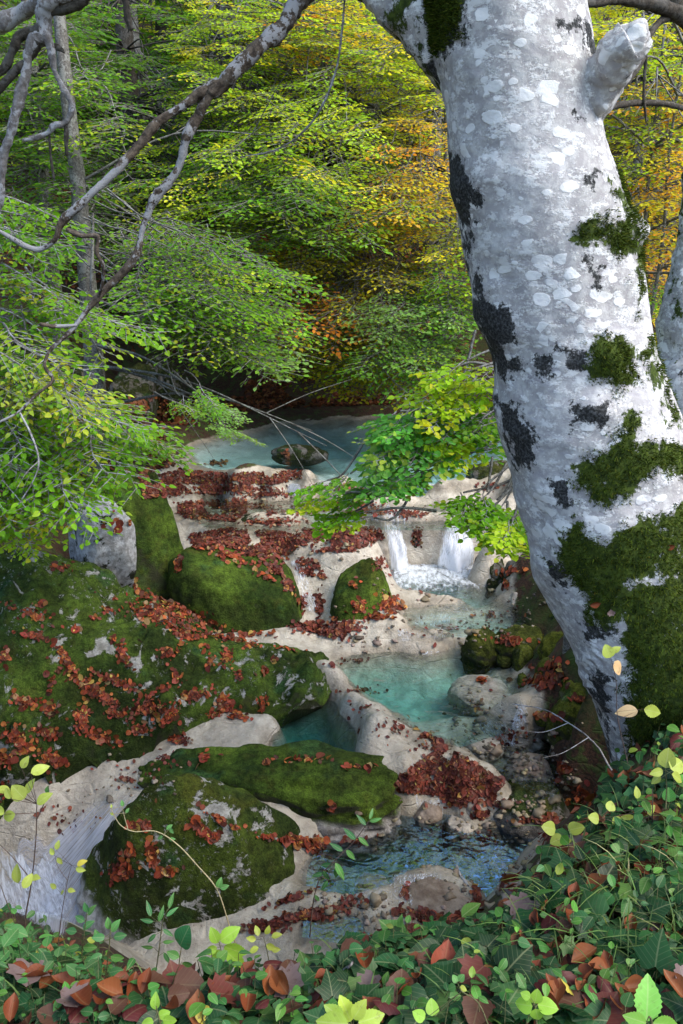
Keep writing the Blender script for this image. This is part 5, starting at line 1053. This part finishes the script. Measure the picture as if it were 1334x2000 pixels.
# large fallen leaves: individuals
FL = [('curl', (.16,.04,.014), 'rust orange curled fallen leaf lying among the ivy on the near bank'), ('curl2', (.075,.016,.016), 'dark maroon fallen leaf lying among the ivy on the near bank'),
      ('maple', (.15,.105,.10), 'pinkish grey lobed fallen leaf showing its pale underside on the near bank'), ('curl', (.19,.06,.02), 'bright orange brown fallen leaf lying among the ivy on the near bank'),
      ('flat', (.085,.038,.024), 'dull brown flat fallen leaf lying among the ivy on the near bank'), ('maple', (.11,.03,.022), 'reddish brown lobed fallen leaf on the near bank'), ('curl2', (.40,.33,.05), 'yellow fallen leaf lying among the ivy on the near bank')]
FM = []
for k, (s, c, lab) in enumerate(FL):
    g = Geo(); put(g, s, [[-.5, 0, 0]], [[1, 0, 0]], [[0, 0, 1.]], [1.], [c]); o = g.build('fallen_leaf', [M['dleaf']]); FM.append(o.data); bpy.data.objects.remove(o)
rg = np.random.default_rng(320)
P1, N1, X1 = scatter([(-20,1965),(330,1930),(560,1935),(800,1930),(1000,1915),(1334,1890),(1360,2030),(-20,2030)], 105, rg, .3)
P1 = P1+np.array([0, 0, .035])
P2, N2, X2 = scatter([(560,1830),(960,1825),(1080,1700),(1170,1560),(1260,1440),(1360,1400),(1360,1860),(900,1890),(560,1890)], 75, rg, .3)
from mathutils import Matrix
for p, n_ in zip(np.vstack([P1, P2]), np.vstack([N1, N2])):
    k = int(rg.choice(7, p=[.25, .25, .09, .13, .18, .07, .03])); o = bpy.data.objects.new('fallen_leaf', FM[k]); C.objects.link(o)
    nz = norm(n_*.5+np.array([0, 0, .5])+.35*norm(CAM-p)+rg.normal(0, .3, 3)); x = norm(np.cross(nz, rg.normal(size=3))); y = np.cross(nz, x); s = float(rg.uniform(.036, .068))*(1.15 if FL[k][0] == 'maple' else 1)
    q = p+np.array([0, 0, rg.uniform(.02, .055)])
    o.matrix_world = Matrix([[x[0]*s, y[0]*s, nz[0]*s, q[0]], [x[1]*s, y[1]*s, nz[1]*s, q[1]], [x[2]*s, y[2]*s, nz[2]*s, q[2]], [0, 0, 0, 1]])
    tag(o, FL[k][2], 'fallen leaf', 'large fallen leaves on the near bank')
for (x, y, k, s, lab) in [(1308,1068,0,.018,'small orange leaf stuck to the moss high on the trunk'),(1162,1180,0,.020,'small brown leaf on the dark moss of the trunk'),(1260,1150,3,.022,'orange leaf resting on the moss ledge of the trunk'),(1193,1196,2,.014,'tiny pale leaf on the dark moss of the trunk')]:
    Y = 2.62-.31*.93; p = at(x, y, Y-.02); o = bpy.data.objects.new('fallen_leaf', FM[k]); C.objects.link(o); s *= 1.6
    o.matrix_world = Matrix.Translation(p)@Matrix.Rotation(R(80), 4, 'X')@Matrix.Rotation(R(40*k+20), 4, 'Z')@Matrix.Scale(s, 4); tag(o, lab, 'fallen leaf')

# seedlings
def seedling(label, stem, leaves, r=.0018, shape='oval', col=(.09,.24,.03), seed=0, stemmat='stem', name='seedling', branches=()):
    """stem: (px,py,Y); leaves: (px,py,angle deg in the picture, length px[, col[, shape]]) on or near the stem"""
    rg = np.random.default_rng(seed+900); pts = np.array([at(*p) for p in stem]); root = empty(name, tuple(pts[0])); tag(root, label, 'seedling' if name == 'seedling' else name.replace('_', ' '))
    c = spline(pts, 8); g = Geo(); g.tube(c, np.linspace(r, r*.45, len(c)), 6)
    for b in branches: cb = spline(np.array([at(*p) for p in b]), 6); g.tube(cb, np.linspace(r*.6, r*.3, len(cb)), 5)
    tips = proj(c)
    for lf in leaves:
        px, py, an, ln = lf[:4]; cc = lf[4] if len(lf) > 4 else col; sh = lf[5] if len(lf) > 5 else shape
        ln = ln*(.78 if py > 1250 and px > 1050 else .9); Y = c[np.argmin(np.hypot(tips[:, 0]-px, tips[:, 1]-py))][1]+rg.normal(0, .012); p = at(px, py, Y); L = pxm(ln, p)
        a = R(an); d = math.cos(a)*np.array([1., 0, 0])+math.sin(a)*UP+FWD*rg.normal(0, .25); n_ = norm(-FWD+UP*.5+rg.normal(0, .28, 3)); n_ = norm(n_-norm(d)*(n_@norm(d)))
        gl = Geo(); put(gl, sh, [p], [d], [n_], [L], [np.clip(np.array(cc)*rg.uniform(.8, 1.2), .01, .8)]); i = int(np.argmin(np.linalg.norm(c-p, axis=1)))
        addsegs(gl, c[i:i+1], p[None], np.array([r*.4]), np.array([r*.3]), 1); gl.build('leaf', [M['gleaf'], M[stemmat]], root)
    g.build('stem', [M[stemmat]], root); return root
LIME = (.26,.46,.05); YG = (.32,.38,.06); DG = (.05,.17,.05); MG = (.08,.22,.05)
seedling('bright lime green seedling standing before the big patchy boulder', [(440,1925,1.5),(437,1880,1.5),(428,1840,1.5)], [(425,1842,110,38,LIME,'serr'),(430,1838,35,50,LIME,'serr'),(424,1850,200,30,LIME),(430,1855,240,36,LIME),(438,1848,-25,55,LIME,'serr'),(444,1860,-40,50,LIME,'serr')], seed=1)
seedling('long arching tan shoot curving left across the big patchy boulder', [(470,1870,1.62),(450,1815,1.62),(425,1740,1.62),(385,1690,1.62),(345,1648,1.62),(305,1624,1.62),(262,1624,1.62),(236,1612,1.62),(222,1590,1.62),(216,1578,1.62)], [(325,1620,40,16,MG),(332,1618,-40,14,MG),(330,1640,10,14,MG),(318,1634,200,14,MG),(425,1735,70,24,MG),(430,1735,20,20,MG),(240,1575,100,14,MG),(246,1588,60,12,MG),(222,1592,150,10,YG),(218,1578,100,8,YG)], .0019, stemmat='tan', seed=2, branches=[[(250,1620,1.62),(243,1595,1.62),(236,1565,1.62)]], name='shoot')
seedling('slender upright shoot with narrow dark green leaf pairs before the lower pool', [(605,1830,1.7),(613,1755,1.7),(628,1710,1.7),(655,1680,1.7),(690,1645,1.7),(722,1602,1.7)],
  [(632,1705,200,30,DG,'lance'),(632,1700,-70,34,DG,'lance'),(650,1690,190,34,DG,'lance'),(655,1685,-60,44,MG,'lance'),(640,1720,-120,30,DG,'lance'),(670,1662,150,34,DG,'lance'),(676,1660,-50,36,MG,'lance'),(695,1640,140,36,DG,'lance'),(700,1635,-40,32,MG,'lance'),(715,1612,130,30,DG,'lance'),(722,1604,20,28,MG,'lance'),(722,1600,70,24,MG,'lance'),(660,1690,-100,40,MG,'lance'),(615,1748,-60,24,DG,'lance')], .002, seed=3, stemmat='dtwig')
seedling('dark stemmed sapling with yellow green leaves at the left edge', [(45,1850,1.7),(50,1790,1.7),(62,1720,1.7),(70,1640,1.7),(72,1570,1.7)], [(35,1725,100,40,YG),(45,1735,60,34,YG),(60,1715,20,28,YG),(48,1560,130,40,YG,'disc'),(52,1550,70,34,YG),(60,1510,20,40,YG),(42,1500,60,30,YG),(20,1545,160,34,YG),(30,1590,200,40,YG),(72,1570,40,40,YG),(20,1560,120,26,YG),(92,1550,80,20,MG),(8,1590,150,30,YG)], .0026, seed=4, stemmat='dtwig', shape='oval', branches=[[(62,1720,1.7),(30,1680,1.7),(-10,1640,1.7)],[(45,1840,1.7),(20,1780,1.7),(-10,1700,1.7)],[(72,1600,1.7),(90,1560,1.7),(95,1535,1.7)]])
seedling('thin twig sapling with small yellow leaves before the white water', [(110,1880,1.75),(120,1790,1.75),(132,1720,1.75),(140,1690,1.75)], [(110,1660,80,20,YG),(105,1670,130,18,YG),(112,1675,-50,18,YG),(150,1690,30,24,(.5,.42,.05)),(148,1696,-10,22,YG),(110,1735,150,18,YG),(132,1738,0,18,YG),(125,1740,220,14,YG)], .0014, seed=5, stemmat='dtwig', branches=[[(132,1720,1.75),(112,1690,1.75),(105,1655,1.75)]])
seedling('bushy green seedling left of the lime green one', [(300,1925,1.45),(310,1860,1.45),(318,1800,1.45),(330,1770,1.45)], [(295,1790,110,34,DG,'lance'),(300,1800,170,30,DG,'lance'),(310,1800,70,34,MG,'lance'),(325,1790,40,30,DG,'lance'),(330,1775,80,34,MG,'lance'),(318,1815,-30,28,DG,'lance'),(305,1825,220,30,DG,'lance'),(318,1840,10,26,MG,'lance'),(320,1860,-60,30,DG,'lance'),(300,1850,180,28,MG,'lance')], .0018, seed=6)
seedling('seedling with one broad dark green leaf behind the lime green one', [(345,1930,1.45),(350,1880,1.45),(356,1840,1.45)], [(352,1848,70,55,(.04,.18,.06),'disc'),(350,1870,150,30,MG),(356,1880,-30,28,MG)], .0018, seed=7)
seedling('small leaved shrubby seedling over the left end of the boulder', [(150,1960,1.5),(158,1880,1.5),(165,1820,1.5),(170,1780,1.5)], [(150,1820,170,26,DG),(162,1815,40,28,DG),(165,1800,150,24,DG),(172,1788,60,26,MG),(172,1782,110,24,DG),(155,1850,190,28,MG),(162,1850,-10,30,MG),(158,1870,210,26,DG),(165,1880,20,26,DG),(150,1895,160,30,MG),(170,1835,-30,22,YG)], .002, seed=8, branches=[[(160,1870,1.5),(200,1850,1.5),(230,1870,1.5)]])
seedling('green leaved shrubby seedling beside the boulder foot', [(200,1980,1.42),(208,1900,1.42),(214,1840,1.42),(216,1810,1.42)], [(195,1840,120,28,MG),(205,1830,170,28,DG),(218,1820,60,30,MG),(222,1830,10,28,DG),(214,1815,100,26,MG),(200,1865,190,30,DG),(216,1868,-20,30,MG),(196,1900,160,32,MG),(214,1900,20,30,DG),(190,1925,200,30,MG)], .002, seed=9)
seedling('sprig of small yellow green leaves right of the lime green seedling', [(530,1900,1.55),(522,1860,1.55),(515,1830,1.55)], [(500,1835,160,22,YG),(505,1828,110,22,YG),(520,1825,70,22,YG),(530,1830,20,24,YG),(520,1845,-20,24,YG),(505,1850,200,24,YG),(530,1855,0,20,YG)], .0014, seed=10)
seedling('thin leaning sapling with large yellow leaves over the lower pool', [(960,1870,1.75),(1000,1800,1.75),(1050,1740,1.75),(1090,1690,1.75),(1130,1650,1.75)], [(1085,1620,160,40,YG,'disc'),(1110,1622,20,42,YG,'disc'),(1100,1636,200,36,YG,'disc'),(1145,1650,20,34,YG,'disc'),(1085,1690,110,28,YG,'disc'),(1070,1708,170,44,YG,'disc'),(1090,1712,-10,40,(.2,.34,.05),'disc'),(1080,1740,190,40,(.14,.3,.05),'disc'),(1100,1750,-20,40,YG,'disc'),(1130,1700,30,34,YG,'disc'),(1072,1730,180,30,YG,'disc')], .0024, seed=11, stemmat='dtwig', branches=[[(1020,1775,1.75),(1060,1750,1.75),(1110,1745,1.75)]])
seedling('yellow leaved sapling between the trunk and the lower pool', [(1280,1760,1.7),(1275,1650,1.7),(1274,1540,1.7)], [(1190,1585,60,30,YG,'disc'),(1170,1600,160,32,YG,'disc'),(1195,1605,0,34,YG,'disc'),(1190,1640,190,38,YG,'disc'),(1208,1640,20,30,YG,'disc'),(1245,1560,90,30,YG),(1260,1590,40,34,YG),(1240,1600,170,34,YG)], .0024, seed=12, stemmat='dtwig', branches=[[(1276,1660,1.7),(1230,1620,1.7),(1185,1600,1.7)],[(1275,1600,1.7),(1255,1580,1.7),(1245,1565,1.7)]])
seedling('tall thin shoot with yellow and tan leaves in front of the trunk foot', [(1226,1490,1.9),(1212,1430,1.9),(1205,1390,1.9),(1203,1330,1.9),(1192,1280,1.9)], [(1192,1285,110,36,YG,'disc'),(1194,1275,35,30,YG),(1200,1292,-60,40,(.55,.36,.18),'disc'),(1246,1388,182,56,(.42,.30,.16),'oval'),(1258,1385,-15,50,YG,'serr')], .0014, seed=13, stemmat='dtwig')
seedling('cluster of large yellow green leaves at the right frame edge', [(1300,1580,1.6),(1302,1540,1.6),(1300,1505,1.6)], [(1295,1505,190,36,YG),(1300,1500,80,50,YG,'disc'),(1310,1502,20,50,YG,'disc'),(1312,1512,-30,44,YG),(1290,1515,220,30,YG)], .002, seed=14)
seedling('broad leaved green seedling at the water\'s rim right of centre', [(1020,1900,1.55),(1022,1870,1.55),(1020,1840,1.55)], [(1010,1838,170,44,(.07,.24,.03)),(1018,1830,120,44,(.07,.24,.03)),(1030,1830,60,50,(.09,.27,.04)),(1030,1845,-10,44,(.07,.24,.03)),(1015,1850,-110,44,(.1,.28,.04)),(1058,1800,80,44,(.10,.26,.04),'oval'),(1036,1790,120,30,YG),(1024,1870,-60,26,YG,'disc')], .0022, seed=15)
seedling('four leaved bright green seedling in the fallen leaves at bottom right of centre', [(1050,2010,1.08),(1046,1985,1.08),(1044,1960,1.08)], [(1044,1960,80,34,LIME,'disc'),(1050,1962,0,44,LIME,'disc'),(1040,1965,190,40,LIME,'disc'),(1046,1970,-75,34,LIME,'disc'),(1036,1948,160,22,LIME,'disc')], .002, 'disc', seed=16)
seedling('big serrated light green leaf plant at the bottom right corner', [(1275,2040,1.0),(1272,1995,1.0),(1268,1985,1.0)], [(1262,1995,78,105,(.16,.40,.06),'serr'),(1262,1998,160,60,(.2,.42,.06),'serr'),(1275,1998,-10,70,(.2,.42,.06),'serr')], .003, seed=17)
seedling('lime serrated leaf plant cut by the bottom edge left of centre', [(690,2040,1.0),(690,2005,1.0)], [(685,1995,110,60,(.38,.5,.06),'serr'),(690,1990,60,50,(.42,.52,.07),'serr'),(680,2000,175,70,(.34,.48,.06),'serr'),(700,1998,15,60,(.36,.5,.06),'serr'),(670,1990,140,50,(.3,.46,.06),'serr')], .003, seed=18)
seedling('small sprout of bright green leaves at the bottom edge left of centre', [(318,2030,1.03),(312,1995,1.03),(305,1965,1.03)], [(303,1972,90,36,LIME),(310,1985,20,26,LIME,'disc'),(318,1992,-10,30,LIME,'disc'),(300,1995,190,26,LIME,'disc')], .0018, seed=19)
seedling('thin stem with round leaves leaning at the bottom edge right of centre', [(960,2020,1.03),(935,1960,1.03),(902,1936,1.03),(893,1918,1.03)], [(893,1920,120,18,MG,'disc'),(896,1916,50,18,MG,'disc'),(890,1926,210,20,MG,'disc'),(898,1928,-10,16,YG,'disc'),(845,1985,90,34,LIME,'disc'),(830,1990,150,30,LIME,'disc')], .0016, seed=20, branches=[[(902,1936,1.03),(875,1960,1.03),(850,1985,1.03)]])
def twig(label, pts, r, mat, seed=0, name='twig', sides=()):
    P = spline(np.array([at(*p) for p in pts]), 8); g = Geo(); n = len(P); V, Q = tube(P, np.linspace(r, r*.4, n), 8); V += fbm(V*60, 2, seed)[:, None]*r*.35; g.add(V, Q)
    for s in sides: c = spline(np.array([at(*p) for p in s]), 6); g.tube(c, np.linspace(r*.5, r*.2, len(c)), 5)
    o = g.build(name, [M[mat]], origin=P[0]); o.location = P[0]; tag(o, label, 'twig'); return o
def gp(px, py, lift=.03):
    p, n_ = hit(px, py); return (px, py, p[1]-lift)
twig('pale bare twig arching from the trunk root over the small shaded pool', [(1195,1505,2.2),(1160,1450,2.3),(1110,1412,2.5),(1060,1385,2.6),(1000,1375,2.7)], .0032, 'grey', 1, sides=[[(1110,1412,2.5),(1060,1430,2.5),(1010,1425,2.5)],[(1150,1440,2.32),(1100,1470,2.3),(1060,1480,2.3)]])
twig('dark thin fallen branch slanting into the lower pool', [gp(965,1800),(1010,1760,3.1),(1060,1710,3.2),gp(1120,1650,.1)], .008, 'dtwig', 2)
twig('pale waterlogged stick lying in the lower pool', [gp(880,1670,.05),(900,1710,3.75),(925,1745,3.6)], .014, 'grey', 3)
twig('second waterlogged stick crossing the pale one in the lower pool', [gp(1000,1690,.05),(975,1730,3.6),(958,1770,3.4)], .012, 'grey', 4)
twig('long grey fallen branch lying on the leaves at the bottom edge', [gp(690,1960),gp(760,1962),gp(820,1975),gp(860,1955),gp(905,1930),gp(930,1900)], .008, 'grey', 5)
twig('tan fallen twig lying on the ivy left of centre', [gp(140,1970),gp(185,1945),gp(240,1905),gp(268,1888),gp(330,1915)], .006, 'tan', 6, sides=[[gp(185,1945),gp(230,1920),gp(275,1900)]])
twig('broken brown stub of wood standing among the ivy', [(1012,1935,1.45),(1018,1900,1.45),(1024,1872,1.45)], .012, 'tan', 7)
twig('fine pale twig on the near bank rim', [gp(640,1925),gp(665,1900),gp(690,1870),gp(670,1850)], .004, 'grey', 8)
